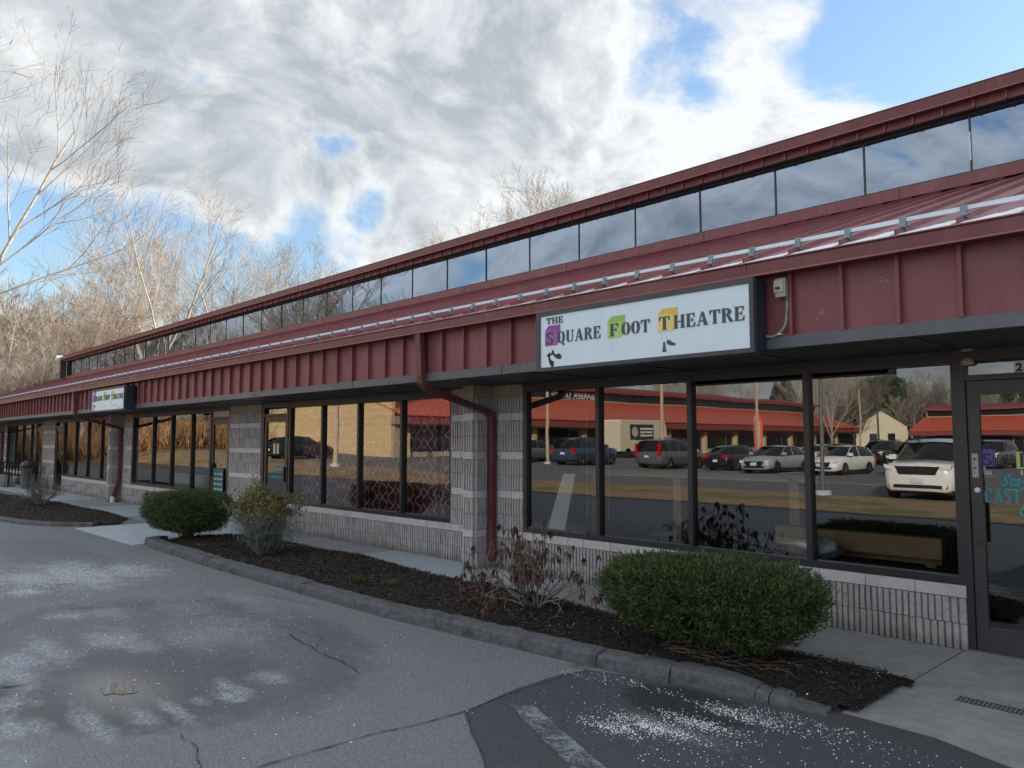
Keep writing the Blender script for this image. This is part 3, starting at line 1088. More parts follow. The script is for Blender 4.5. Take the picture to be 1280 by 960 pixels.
# ---- bays: (right jamb, left jamb, mullions)
bays = [
    (-2.02, -7.08, [-3.31, -4.585, -5.845], 'A'),
    (-8.53, -13.38, [-9.77, -10.99, -12.17], 'B'),
    (-17.0, -22.2, [-18.1, -19.37, -20.65], 'C'),
    (-23.75, -29.15, [-25.0, -26.4, -27.75], 'D'),
    (-32.95, -38.0, [-33.8, -35.2, -36.5], 'E'),
    (-39.4, -45.0, [-40.8, -42.2, -43.6], 'F'),
]
ZSILL, ZHEAD = 0.508, 2.345
for xr, xl, mu, nm in bays:
    J = nm in 'DEF'
    wall('sill_wall', (xl - .0, 0, 0), 0, xr - xl, SILL, J)
    wn = link('window', None, shop)
    # frame
    b = MB()
    b.box(xl, xr, -0.015, 0.10, ZSILL + 0.002, ZSILL + 0.062)
    b.box(xl, xr, -0.02, 0.10, ZHEAD - 0.05, ZS - 0.002)
    b.box(xl, xl + 0.055, -0.012, 0.098, ZSILL + 0.062, ZHEAD - 0.05)
    b.box(xr - 0.055, xr, -0.012, 0.098, ZSILL + 0.062, ZHEAD - 0.05)
    b.box(xl + .01, xr - .01, -0.030, -0.021, ZHEAD - 0.012, ZHEAD + 0.012)
    b.build('frame', M_frame, wn)
    for x in mu:
        MB().box(x - 0.027, x + 0.027, -0.014, 0.097, ZSILL + 0.062, ZHEAD - 0.05).build('mullion', M_frame, wn)
    ed = [xl + 0.055] + sum([[x - 0.027, x + 0.027] for x in sorted(mu)], []) + [xr - 0.055]
    for i in range(0, len(ed), 2):
        MB().poly([(ed[i], GY, ZSILL + .062), (ed[i + 1], GY, ZSILL + .062), (ed[i + 1], GY, ZHEAD - .05), (ed[i], GY, ZHEAD - .05)]).build('pane', M_glass, wn)

# piers and pilasters
wall('pier', (-7.80 + 0.105, 0, 0), 0, -7.08 + 7.80 - 0.105, FULL)
wall('pier', (-8.53, 0, 0), 0, 8.53 - 7.80 - 0.105, FULL)
pilaster(-7.80)
wall('pier', (-15.97, 0, 0), 0, 1.47, FULL)
wall('pier', (-23.0, 0, 0), 0, 0.8, FULL, True)
wall('pier', (-23.75, 0, 0), 0, 0.54, FULL, True)
pilaster(-23.1, True)
wall('pier', (-31.9, 0, 0), 0, 1.7, FULL, True)
wall('pier', (-38.6, 0, 0), 0, 0.6, FULL, True)
wall('pier', (-39.4, 0, 0), 0, 0.6, FULL, True)
pilaster(-38.7, True)
wall('pier', (-47.0, 0, 0), 0, 2.0, FULL, True)
wall('pier', (-0.95, 0, 0), 0, 1.45, FULL, True)
wall('sill_wall', (0.5, 0, 0), 0, 5.4, SILL, True)
MB().box(0.5, 5.9, 0, 0.1, ZSILL, ZS).build('window', M_glassfar, shop)


# ---- doors
def door(xl, xr, near):
    d = link('door', None, shop)
    b_ = MB()
    b_.box(xl, xl + 0.05, -0.02, 0.11, 0.0, ZS - 0.002)
    b_.box(xr - 0.05, xr, -0.02, 0.11, 0.0, ZS - 0.002)
    b_.box(xl + .05, xr - .05, -0.018, 0.108, 2.145, 2.19)
    b_.box(xl + .05, xr - .05, -0.018, 0.108, ZHEAD - 0.03, ZS - 0.002)
    b_.build('frame', M_frame, d)
    MB().poly([(xl + .05, GY, 2.19), (xr - .05, GY, 2.19), (xr - .05, GY, ZHEAD - .03), (xl + .05, GY, ZHEAD - .03)]).build('transom', M_glass, d)
    b_ = MB()
    a, c = xl + 0.055, xr - 0.055
    b_.box(a, a + 0.085, 0.0, 0.045, 0.02, 2.14)
    b_.box(c - 0.085, c, 0.0, 0.045, 0.02, 2.14)
    b_.box(a + .085, c - .085, 0.001, 0.044, 0.02, 0.20)
    b_.box(a + .085, c - .085, 0.001, 0.044, 2.03, 2.14)
    b_.build('door_leaf', M_frame2, d)
    MB().poly([(a + .085, 0.022, 0.2), (c - .085, 0.022, 0.2), (c - .085, 0.022, 2.03), (a + .085, 0.022, 2.03)]).build('pane', M_glass, d)
    MB().box(xl, xr, -0.07, 0.10, 0.001, 0.016).build('threshold', mat('threshold_metal', (0.25, 0.25, 0.26), 0.5, metal=.5), d)
    return d, a, c


dA, a, c = door(-2.02, -0.95, True)
b = MB()
b.box(a + 0.030, a + 0.105, -0.050, -0.012, 0.86, 1.17)
b.box(a + 0.045, a + 0.06, -0.014, 0.0, 0.88, 0.90)
b.box(a + 0.045, a + 0.06, -0.014, 0.0, 1.12, 1.14)
b.build('handle', mat('handle_dark', (0.035, 0.035, 0.04), 0.35), dA)
MB().lathe([(0.022, 0), (0.022, -0.012), (0.014, -0.018)], (a + 0.05, 0, 1.27), 14, 'y').build('lock', M_galv, dA)
MB().box(a + 0.018, a + 0.062, -0.004, 0.0, 1.37, 1.56).build('push_label', mat('label_grey', (0.42, 0.43, 0.43), 0.5), dA)
b = MB()
for i in range(4):
    b.box(a + 0.030, a + 0.036 + 0.012 * (i % 2), -0.0055, -0.004, 1.40 + i * 0.035, 1.42 + i * 0.035)
b.build('push_label', M_ink, dA)
dB, a2, c2 = door(-14.45, -13.40, False)
dC, a3, c3 = door(-17.0 + .0, -15.98, False)
dD, a4, c4 = door(-30.2, -29.16, False)
dE, a5, c5 = door(-32.93, -31.9, False)
for dd, aa in ((dB, c2 - .07), (dC, a3 + .02), (dD, c4 - .07), (dE, a5 + .02)):
    MB().box(aa, aa + .05, -0.05, 0.0, 0.9, 1.18).build('handle', MATS['handle_dark'], dd)
# white panel over door C
MB().box(-16.95, -16.03, 0.02, 0.05, 2.192, ZHEAD - .032).build('transom_board', mat('white_board', (0.6, 0.6, 0.58), 0.6), dC)

# ---- soffit, beams
MB().box(-60, 6, YF + 0.03, 0.12, ZS, ZS + 0.04).build('soffit', M_soffit, shop)
for xr, xl, mu, nm in bays[:4]:
    for x in mu + [xr, xl]:
        MB().box(x - 0.05, x + 0.05, YF + 0.05, -0.025, ZS - 0.008, ZS - 0.001).build('soffit_batten', M_frame, shop)
# grey band below the fascia
x = 6.0
while x > -60:
    MB().box(x - 3.04, x - 0.003, -1.215, YF + 0.03, ZS - 0.004, 2.492).build('fascia_trim', M_band, shop)
    x -= 3.048

# ---- fascia panels between standing seams
SEAM0, SP = -2.030, 0.4015
pan = MB()
pan.box(0.0, SP, 0.0, 0.02, 0, 0.53)
pan.box(-0.013, 0.013, -0.046, 0.0, 0, 0.53)
pan.f = pan.f
me_pan = pan.mesh('fascia_panel', M_red)
k0, k1 = -9, 107
for k in range(k0, k1):
    link('fascia_panel', me_pan, shop, (SEAM0 - SP * (k + 1), YF, 2.492))
far = MB()
for k in range(k1, 160):
    x = SEAM0 - SP * (k + 1)
    far.box(x, x + SP, YF, YF + 0.02, 2.492, 3.02)
    far.box(x - .009, x + .011, YF - 0.042, YF, 2.492, 3.02)
tag(far.build('fascia_panels', M_red, shop), kind='stuff')
# chalky marks and scuffs on the fascia
for (xx, zz, s_) in [(-2.62, 2.62, .03), (-2.60, 2.66, .02), (-2.9, 2.6, .015), (-2.14, 2.80, .02), (-2.16, 2.84, .015), (-2.4, 2.72, .008), (-1.2, 2.9, .02)]:
    b = MB()
    for i in range(14):
        px_, pz_ = xx + rng.gauss(0, s_), zz + rng.gauss(0, s_)
        r_ = rng.uniform(.0015, .005)
        b.poly([(px_ - r_, YF - .0012, pz_), (px_, YF - .0012, pz_ - r_ * 1.4), (px_ + r_, YF - .0012, pz_), (px_, YF - .0012, pz_ + r_)])
    b.build('paint_scuff', mat('scuff_pale', (0.42, 0.30, 0.30), 0.8), shop)

# ---- eave gutter in lengths
prof = [(-1.20, 2.985), (-1.325, 2.985), (-1.335, 3.00), (-1.335, 3.080), (-1.348, 3.092), (-1.33, 3.10), (-1.20, 3.10)]
x = 6.0
while x > -60:
    MB().prism(prof, x - 3.045, x - 0.002).build('gutter', M_gutter, shop)
    x -= 3.048
MB().box(-60, 6, -1.343, -1.3355, 2.979, 2.996).build('gutter_lip', M_lip, shop)
MB().box(-60, 6, YF, -1.19 + 0.25, 3.00, 3.10).build('eave_board', M_gutter, shop)

# ---- lower roof: one panel between each pair of seams
RY0, RZ0, RY1, RZ1 = -1.30, 3.108, 5.12, 5.268
ln = math.hypot(RY1 - RY0, RZ1 - RZ0)
uy, uz = (RY1 - RY0) / ln, (RZ1 - RZ0) / ln
pan = MB()
pan.poly([(0, RY0, RZ0), (SP, RY0, RZ0), (SP, RY1, RZ1), (0, RY1, RZ1)])
pan.poly([(0, RY0, RZ0 - .03), (SP, RY0, RZ0 - .03), (SP, RY0, RZ0), (0, RY0, RZ0)])
h_ = 0.038
s0 = 0.09
a = (RY0 + uy * s0, RZ0 + uz * s0)
for (xa, xb) in ((-0.008, 0.008),):
    y0_, z0_ = a
    y1_, z1_ = RY1, RZ1
    n = len(pan.v)
    pan.v += [(xa, y0_, z0_), (xb, y0_, z0_), (xb, y0_ - uz * h_, z0_ + uy * h_), (xa, y0_ - uz * h_, z0_ + uy * h_),
              (xa, y1_, z1_), (xb, y1_, z1_), (xb, y1_ - uz * h_, z1_ + uy * h_), (xa, y1_ - uz * h_, z1_ + uy * h_)]
    for f_ in ((0, 1, 2, 3), (0, 3, 7, 4), (1, 5, 6, 2), (3, 2, 6, 7)):
        pan.f.append(tuple(n + i for i in f_))
me_roof = pan.mesh('roof_panel', M_redroof)
for k in range(-16, 186):
    link('roof_panel', me_roof, shop, (SEAM0 - SP * (k + 1), 0, 0))
# sky glare painted as white wedges low on the pans nearest the camera
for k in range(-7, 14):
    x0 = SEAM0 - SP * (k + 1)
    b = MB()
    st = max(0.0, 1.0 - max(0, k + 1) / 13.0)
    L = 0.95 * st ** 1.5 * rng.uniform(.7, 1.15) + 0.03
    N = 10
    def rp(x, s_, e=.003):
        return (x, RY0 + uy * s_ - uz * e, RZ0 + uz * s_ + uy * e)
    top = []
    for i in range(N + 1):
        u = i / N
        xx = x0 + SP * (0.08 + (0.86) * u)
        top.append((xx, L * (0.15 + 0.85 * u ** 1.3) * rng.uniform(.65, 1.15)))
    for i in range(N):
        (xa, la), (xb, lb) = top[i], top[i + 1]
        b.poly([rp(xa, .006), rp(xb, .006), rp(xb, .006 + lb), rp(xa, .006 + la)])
    b.build('glare_patch', M_glare, shop)

# ---- snow guard: rail carried by a clamp on every seam
guard = thing('snow_guard', 'pale blue steel snow rail clamped along the lower edge of the red roof', 'snow guard')
gy, gz = -1.055, 3.262
for x0 in np.arange(6, -60, -3.0):
    b = MB()
    b.box(x0 - 2.997, x0, gy - 0.012, gy + 0.012, gz - 0.003, gz + 0.026)
    b.build('rail', M_galv, guard)
cl = MB()
cl.box(-0.022, 0.022, -0.035, 0.005, -0.060, -0.018)
cl.box(-0.022, 0.022, -0.022, 0.022, -0.018, 0.034)
cl.box(-0.006, 0.030, -0.045, -0.034, -0.050, -0.030)
cl.tube([(-0.03, -0.02, -0.04), (0.045, -0.02, -0.04)], 0.007, sides=6)
me_cl = cl.mesh('clamp', M_clamp)
for k in range(-10, 110):
    link('clamp', me_cl, guard, (SEAM0 - SP * k, gy, gz))

# ---- clerestory
CYP = 5.2
MB().box(-78, 6, 5.118, 5.16, 5.305, 5.475).build('flashing', M_red, shop)
x = 6.0
while x > -78:
    MB().box(x - 0.006, x + .006, 5.110, 5.119, 5.300, 5.478).build('flashing_joint', M_gutter, shop)
    x -= 3.4
cw = link('clerestory', None, shop)
MB().box(-51.1, 6, 5.16, 5.26, 5.475, 5.505).build('frame', M_frame, cw)
MB().box(-51.1, 6, 5.16, 5.26, 6.333, 6.350).build('frame', M_frame, cw)
x = -3.24 + 1.4905 * 6
xs = []
while x > -51.5:
    xs.append(x)
    x -= 1.4905
for i, x in enumerate(xs):
    MB().box(x - 0.013, x + 0.013, 5.185, 5.255, 5.505, 6.333).build('mullion', M_frame, cw)
    if i:
        tl = rng.uniform(-.004, .004)
        MB().poly([(x + .013, CYP + tl, 5.505), (xs[i - 1] - .013, CYP - tl, 5.505), (xs[i - 1] - .013, CYP - tl * .5, 6.333), (x + .013, CYP + tl * .5, 6.333)]).build('pane', M_glassc, cw)
b = MB().box(-3.252, -3.232, 5.170, 5.184, 5.66, 6.08)
b.build('sealant_strip', M_white, cw, label='bright peeling strip on one upper mullion')
MB().box(-51.1, 6, 5.047, 5.25, 6.352, 6.37).build('soffit', M_frame, cw)
MB().box(-51.1, 6, 5.02, 5.045, 6.350, 6.56).build('eave_face', M_red, cw)
me_rb = MB().box(-0.013, 0.013, -0.035, 0.0, 0, 0.20).mesh('eave_rib', M_lip)
for k in range(-18, 121):
    link('eave_rib', me_rb, cw, (SEAM0 - 1.10 - SP * k, 5.0198, 6.353))
prof = [(4.98, 6.468), (4.895, 6.468), (4.885, 6.483), (4.885, 6.633), (4.872, 6.648), (4.90, 6.658), (4.98, 6.658)]
x = 6.0
while x > -51:
    MB().prism(prof, max(-51.2, x - 3.045), x - 0.002).build('gutter', M_gutter, cw)
    x -= 3.048
MB().box(-51.2, 6, 4.872, 4.8845, 6.459, 6.479).build('gutter_lip', M_lip, cw)
MB().prism([(4.92, 6.663), (8.5, 7.2), (12.5, 6.3), (12.5, 6.2), (5.06, 6.45)], -51.2, 6).build('upper_roof', M_redroof, cw)
# end of the clerestory
MB().box(-51.5, -51.2, 4.70, 5.3, 6.42, 6.72).build('end_cap', mat('white_metal', (0.7, 0.7, 0.68), 0.5), cw)
MB().box(-51.35, -51.12, 4.9, 5.2, 5.4, 6.40).build('end_post', mat('dark_green_metal', (0.05, 0.06, 0.06), 0.5), cw)
# ridge cap where the low roof runs on past the clerestory, and the body of the building
MB().box(-78, -51.1, 5.06, 5.35, 5.27, 5.36).build('ridge_cap', M_gutter, shop)
MB().prism([(5.26, 0), (5.265, 6.36), (12.5, 6.19), (12.5, 0)], -51.1, 6).build('rear_wall', M_mortar, shop)
MB().prism([(5.26, 0), (5.26, 5.27), (11.5, 3.2), (11.5, 0)], -78, -51.12).build('rear_wall', M_mortar, shop)
MB().box(5.9, 6.0, 0.0, 5.26, 0, 3.1).build('end_wall', M_mortar, shop)
MB().box(-78, -47.1, 0.02, 0.2, 0, ZS).build('far_wall', M_block, shop)

# ---- downspouts
def downspout(X, kick=0.0):
    d = link('downspout', None, shop)
    r_ = 0.045
    top = [(X, -1.285, 2.99), (X, -1.275, 2.85), (X, -1.262, 2.55), (X, -1.250, 2.40), (X, -1.20, 2.335), (X, -1.10, 2.30), (X, -0.65, 2.185), (X, -0.18, 2.06), (X, -0.10, 2.01), (X, -0.085, 1.93)]
    low = [(X, -0.085, 1.93), (X, -0.085, 0.55), (X, -0.09 - kick * .4, 0.35), (X, -0.10 - kick, 0.10)]
    b_ = MB().tube(top, r_, sides=4, cap=True)
    # square section rotated so its faces are flat
    b_.build('pipe', M_pipe, d)
    MB().tube(low, r_ * 1.02, sides=4).build('pipe', M_pipe, d)
    MB().box(X - .05, X + .05, -0.135, -0.045, 1.88, 1.96).build('elbow', M_pipe, d)
    for z_ in (1.55, 0.75):
        MB().box(X - .055, X + .055, -0.13, -0.03, z_, z_ + .03).build('strap', M_gutter, d)
    return d


def sqtube(pts, r):
    """rectangular pipe in the plane x = const"""
    b_ = MB()
    pts = [Vector(p) for p in pts]
    n = len(pts)
    for i, p in enumerate(pts):
        d = (pts[min(i + 1, n - 1)] - pts[max(i - 1, 0)]).normalized()
        nn_ = Vector((1, 0, 0)).cross(d)
        for sx, sn in ((-1, -1), (1, -1), (1, 1), (-1, 1)):
            q_ = p + Vector((sx * r, 0, 0)) + nn_ * (sn * r * .8)
            b_.v.append(tuple(q_))
    for i in range(n - 1):
        for k_ in range(4):
            a_ = i * 4
            b_.f.append((a_ + k_, a_ + (k_ + 1) % 4, a_ + 4 + (k_ + 1) % 4, a_ + 4 + k_))
    b_.f.append((0, 1, 2, 3))
    m_ = 4 * (n - 1)
    b_.f.append((m_ + 3, m_ + 2, m_ + 1, m_))
    return b_


def downspout2(X, kick=0.0, white=False):
    d = link('downspout', None, shop)
    top = [(X, -1.29, 2.99), (X, -1.27, 2.70), (X, -1.262, 2.47), (X, -1.245, 2.385), (X, -1.20, 2.325), (X, -1.12, 2.295)]
    mid = [(X, -1.12, 2.295), (X, -0.66, 2.175), (X, -0.17, 2.045)]
    mid2 = [(X, -0.17, 2.045), (X, -0.12, 2.02), (X, -0.098, 1.985), (X, -0.09, 1.93)]
    low = [(X, -0.09, 1.93), (X, -0.09, 0.60), (X, -0.095 - kick * .5, 0.35), (X, -0.10 - kick, 0.09)]
    for nm, pts_, rr in (('pipe', top, .048), ('pipe', mid, .046), ('elbow', mid2, .050), ('pipe', low, .047)):
        sqtube(pts_, rr).build(nm, M_pipe, d)
    for z_ in (1.45,):
        MB().box(X - .054, X + .054, -0.135, -0.03, z_, z_ + .025).build('strap', M_pipe, d)
    if white:
        MB().lathe([(0.06, 0), (0.065, 0.10), (0.05, 0.16)], (X, -0.10 - kick, 0.0), 12).build('drain_boot', M_white, d)


downspout2(-7.60)
downspout2(-22.92, 0.14, True)
downspout2(-38.5)


# ---- rooms behind the glass
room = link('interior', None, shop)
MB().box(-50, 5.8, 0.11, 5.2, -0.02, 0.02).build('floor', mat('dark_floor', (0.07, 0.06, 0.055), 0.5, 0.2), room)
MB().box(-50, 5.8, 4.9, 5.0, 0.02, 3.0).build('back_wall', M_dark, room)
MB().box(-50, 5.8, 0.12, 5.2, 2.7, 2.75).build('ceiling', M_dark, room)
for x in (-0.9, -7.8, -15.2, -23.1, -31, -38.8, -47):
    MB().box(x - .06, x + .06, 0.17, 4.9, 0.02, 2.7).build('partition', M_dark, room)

# things in the near window
M_tabletop = mat('table_laminate', (0.40, 0.32, 0.20), 0.5, .1)
tb = thing('display_table', 'long pale table standing behind the glass left of the theatre door', 'table', (-5.0, 1.6, 0))
MB().box(-2.2, 1.2, -0.35, 0.35, 1.20, 1.28).build('tabletop', M_tabletop, tb)
for x in (-2.0, -0.65, 0.9):
    MB().box(x - .06, x + .06, -0.3, -0.2, 0.02, 1.20).build('leg', M_tabletop, tb)
bd = thing('leaning_board', 'tall narrow white board leaning inside the left pane of the near window', 'board', (-6.66, 0.16, 0.57))
b = MB()
b.v = [(-.16, 0, -0.01), (.13, 0, -0.01), (.13, .02, -0.01), (-.16, .02, -0.01), (-.03, .16, 0.68), (.17, .16, 0.68), (.17, .18, 0.68), (-.03, .18, 0.68)]
b.f = [(0, 3, 2, 1), (4, 5, 6, 7), (0, 1, 5, 4), (1, 2, 6, 5), (2, 3, 7, 6), (3, 0, 4, 7)]
b.build('panel', mat('pale_board', (0.85, 0.88, 0.90), 0.5), bd)
bn = thing('wooden_bench', 'pale timber bench just inside the glass near the theatre door', 'bench', (-3.1, 0.55, 0))
MB().box(-0.8, 0.75, -0.07, 0.07, 0.62, 0.80).build('rail', M_wood, bn)
MB().box(-0.75, 0.70, 0.08, 0.42, 0.55, 0.60).build('seat', M_wood, bn)
for x in (-.65, .6):
    MB().box(x - .04, x + .04, 0.10, 0.38, 0.02, 0.55).build('leg', M_wood, bn)
# plastic bag
rg = random.Random(3)
b = MB()
nu, nv = 16, 9
for j in range(nv + 1):
    ph = math.pi * j / nv
    for i in range(nu):
        th_ = 2 * math.pi * i / nu
        rr = 1 + 0.22 * math.sin(3 * th_ + j) + rg.uniform(-.12, .12)
        b.v.append((0.20 * math.sin(ph) * math.cos(th_) * rr, 0.10 * math.sin(ph) * math.sin(th_) * rr, 0.085 * math.cos(ph) * rr + .085))
for j in range(nv):
    for i in range(nu):
        b.f.append((j * nu + i, j * nu + (i + 1) % nu, (j + 1) * nu + (i + 1) % nu, (j + 1) * nu + i))
o = b.build('plastic_bag', M_bag, None, True, (-3.33, 0.24, 0.57))
MB().box(-4.2, -2.1, 0.12, 0.42, 0.50, 0.555).build('window_ledge', M_dark, room)
MB().box(-7.0, -4.22, 0.12, 0.30, 0.50, 0.555).build('window_ledge', M_dark, room)
tag(o, 'crumpled white plastic bag on the ledge inside the near window', 'bag')
# thin hanging cords behind the left pane
for x in (-6.32, -5.98):
    o = MB().tube([(x, 0.35, 0.70), (x, 0.35, 2.6)], 0.004, sides=4).build('hanging_cord', M_white)
    tag(o, 'thin pale cord hanging behind the glass ' + ('beside the leaning white board' if x < -6.2 else 'midway across the left pane'), 'cord')
# lattice curtains of bay B and C
cu = thing('curtain', 'maroon curtain with pale lattice print behind the window left of the block column', 'curtain', (0, 0, 0))
for x0, x1 in ((-13.3, -11.05), (-10.95, -9.2), (-9.15, -8.6)):
    n = int((x1 - x0) / 0.025)
    v = []
    for i in range(n + 1):
        x = x0 + (x1 - x0) * i / n
        y = 0.26 + 0.022 * math.sin(x * 26) + 0.008 * math.sin(x * 61)
        v.append((x, y))
    b = MB()
    for (xa, ya) in v:
        b.v += [(xa, ya, 0.45), (xa, ya, 2.6)]
    for i in range(n):
        b.f.append((2 * i, 2 * i + 2, 2 * i + 3, 2 * i + 1))
    b.build('drape', M_curtain, cu, True)
MB().tube([(-13.35, 0.28, 2.62), (-8.55, 0.28, 2.62)], 0.012, sides=6).build('rod', M_frame, cu)
# low white screens behind bay C
sc_ = thing('low_screen', 'low pale screen standing behind the window beside the teal notice door', 'screen', (-19.3, 0.4, 0))
for x in (-1.0, 0.35):
    MB().box(x, x + 1.2, 0, 0.03, 0.3, 0.86).build('panel', mat('pale_screen', (0.55, 0.60, 0.62), 0.7), sc_)
# small notices
o = MB().box(-16.78, -16.35, 0.0, 0.018, 0.35, 1.10)
nb_ = thing('notice_board', 'tall teal notice with rows of pale lettering on the glass door of the third bay', 'notice', (0, 0, 0))
MB().box(-16.80, -16.28, -0.006, 0.000, 0.42, 1.08).build('panel', mat('teal_dark_board', (0.01, 0.09, 0.10), 0.4), nb_)
b = MB()
for r_ in range(5):
    for c_ in range(3):
        b.box(-16.75 + c_ * .155, -16.64 + c_ * .155, -0.009, -0.0065, 0.50 + r_ * .11, 0.535 + r_ * .11)
b.build('lettering', mat('pale_teal_print', (0.35, 0.6, 0.6), 0.5), nb_)
o = MB().box(-17.35, -17.22, 0.14, 0.22, 0.56, 0.80).build('white_card', M_white)
tag(o, 'small white card standing on the ledge inside the glass near the teal notice', 'card')

# ================================================================== STENCIL LETTERING
def arcpts(cx, cy, rx, ry, a0, a1, n=10):
    return [(cx + rx * math.cos(R(a0 + (a1 - a0) * i / n)), cy + ry * math.sin(R(a0 + (a1 - a0) * i / n))) for i in range(n + 1)]


def crescent(cx, cy, rxo, ryo, rxi, ryi, a0, a1):
    return arcpts(cx, cy, rxo, ryo, a0, a1) + arcpts(cx, cy, rxi, ryi, a1, a0)


def rect(x0, z0, x1, z1):
    return [(x0, z0), (x1, z0), (x1, z1), (x0, z1)]


def stem(x0, x1, top=True, bot=True):
    o_ = [rect(x0, 0, x1, 1)]
    if bot:
        o_.append(rect(x0 - .06, 0, x1 + .06, .055))
    if top:
        o_.append(rect(x0 - .06, .945, x1 + .06, 1))
    return o_


GL = {
    'T': (0.86, stem(.31, .55, False) + [[(0, 1), (.27, 1), (.27, .93), (.14, .91), (.05, .68), (0, .68)], [(.86, 1), (.59, 1), (.59, .93), (.72, .91), (.81, .68), (.86, .68)]]),
    'H': (0.98, stem(.08, .32) + stem(.66, .90) + [rect(.36, .46, .62, .54)]),
    'E': (0.80, stem(.08, .32) + [[(.36, 1), (.74, 1), (.74, .70), (.69, .70), (.60, .91), (.36, .94)], [(.36, .46), (.50, .46), (.56, .36), (.60, .36), (.60, .66), (.56, .66), (.50, .54), (.36, .54)],
                                  [(.36, 0), (.76, 0), (.79, .32), (.74, .32), (.62, .08), (.36, .06)]]),
    'F': (0.74, stem(.08, .32) + [[(.36, 1), (.72, 1), (.72, .68), (.67, .68), (.58, .91), (.36, .94)], [(.36, .46), (.48, .46), (.53, .34), (.57, .34), (.57, .66), (.53, .66), (.48, .54), (.36, .54)]]),
    'A': (0.98, [[(.40, 1), (.58, 1), (.93, .0), (.64, 0)], [(.37, .90), (.42, .76), (.19, .06), (.13, .06)], rect(.0, 0, .28, .055), rect(.58, 0, .98, .055), rect(.30, .28, .55, .36)]),
    'R': (0.92, stem(.08, .32) + [crescent(.36, .74, .44, .26, .16, .19, -90, 90), [(.40, .46), (.60, .50), (.92, .04), (.92, 0), (.66, 0), (.50, .36)]]),
    'O': (0.88, [crescent(.41, .5, .41, .52, .13, .44, 95, 265), crescent(.47, .5, .41, .52, .13, .44, -85, 85)]),
    'Q': (0.92, [crescent(.41, .5, .41, .52, .13, .44, 95, 265), crescent(.47, .5, .41, .52, .13, .44, -85, 85), [(.40, .12), (.60, .10), (.90, -.14), (.90, -.20), (.62, -.18)]]),
    'U': (0.94, [rect(.08, .30, .32, 1), rect(0, .945, .38, 1), rect(.72, .30, .80, 1), rect(.62, .945, .92, 1), crescent(.42, .30, .34, .32, .10, .22, 180, 262), crescent(.48, .30, .32, .32, .24, .24, -82, 0)]),
    'S': (0.72, [crescent(.36, .735, .32, .275, .12, .15, 28, 270), crescent(.36, .28, .335, .29, .13, .17, 90, -152), rect(.57, .70, .63, .97), rect(.05, .03, .11, .32)]),
    'C': (0.86, [crescent(.44, .5, .44, .52, .16, .44, 100, 260), crescent(.48, .5, .34, .52, .30, .44, -80, -30), crescent(.48, .5, .34, .52, .26, .44, 30, 80), rect(.74, .62, .80, 1.0)]),
}


def word(parent, txt, x0, x1, z0, z1, y, m, slant=0.0, th=0.003):
    tot = sum(GL[c_][0] for c_ in txt) + 0.10 * (len(txt) - 1)
    k_ = (x1 - x0) / tot
    hh = z1 - z0
    x_ = x0
    for c_ in txt:
        w_, polys = GL[c_]
        b_ = MB()
        for j, pl_ in enumerate(polys):
            ar = sum(pl_[i][0] * pl_[(i + 1) % len(pl_)][1] - pl_[(i + 1) % len(pl_)][0] * pl_[i][1] for i in range(len(pl_)))
            if ar < 0:
                pl_ = pl_[::-1]
            b_.prism([(x_ + u * k_ + slant * v * hh, z0 + v * hh) for u, v in pl_], y - th - j * 0.00015, y, 'y')
        b_.build('letter', m, parent)
        x_ += (w_ + 0.10) * k_


def flat(parent, name, pts, y, m, th=0.002):
    ar = sum(pts[i][0] * pts[(i + 1) % len(pts)][1] - pts[(i + 1) % len(pts)][0] * pts[i][1] for i in range(len(pts)))
    if ar < 0:
        pts = pts[::-1]
    return MB().prism(pts, y - th, y, 'y').build(name, m, parent)


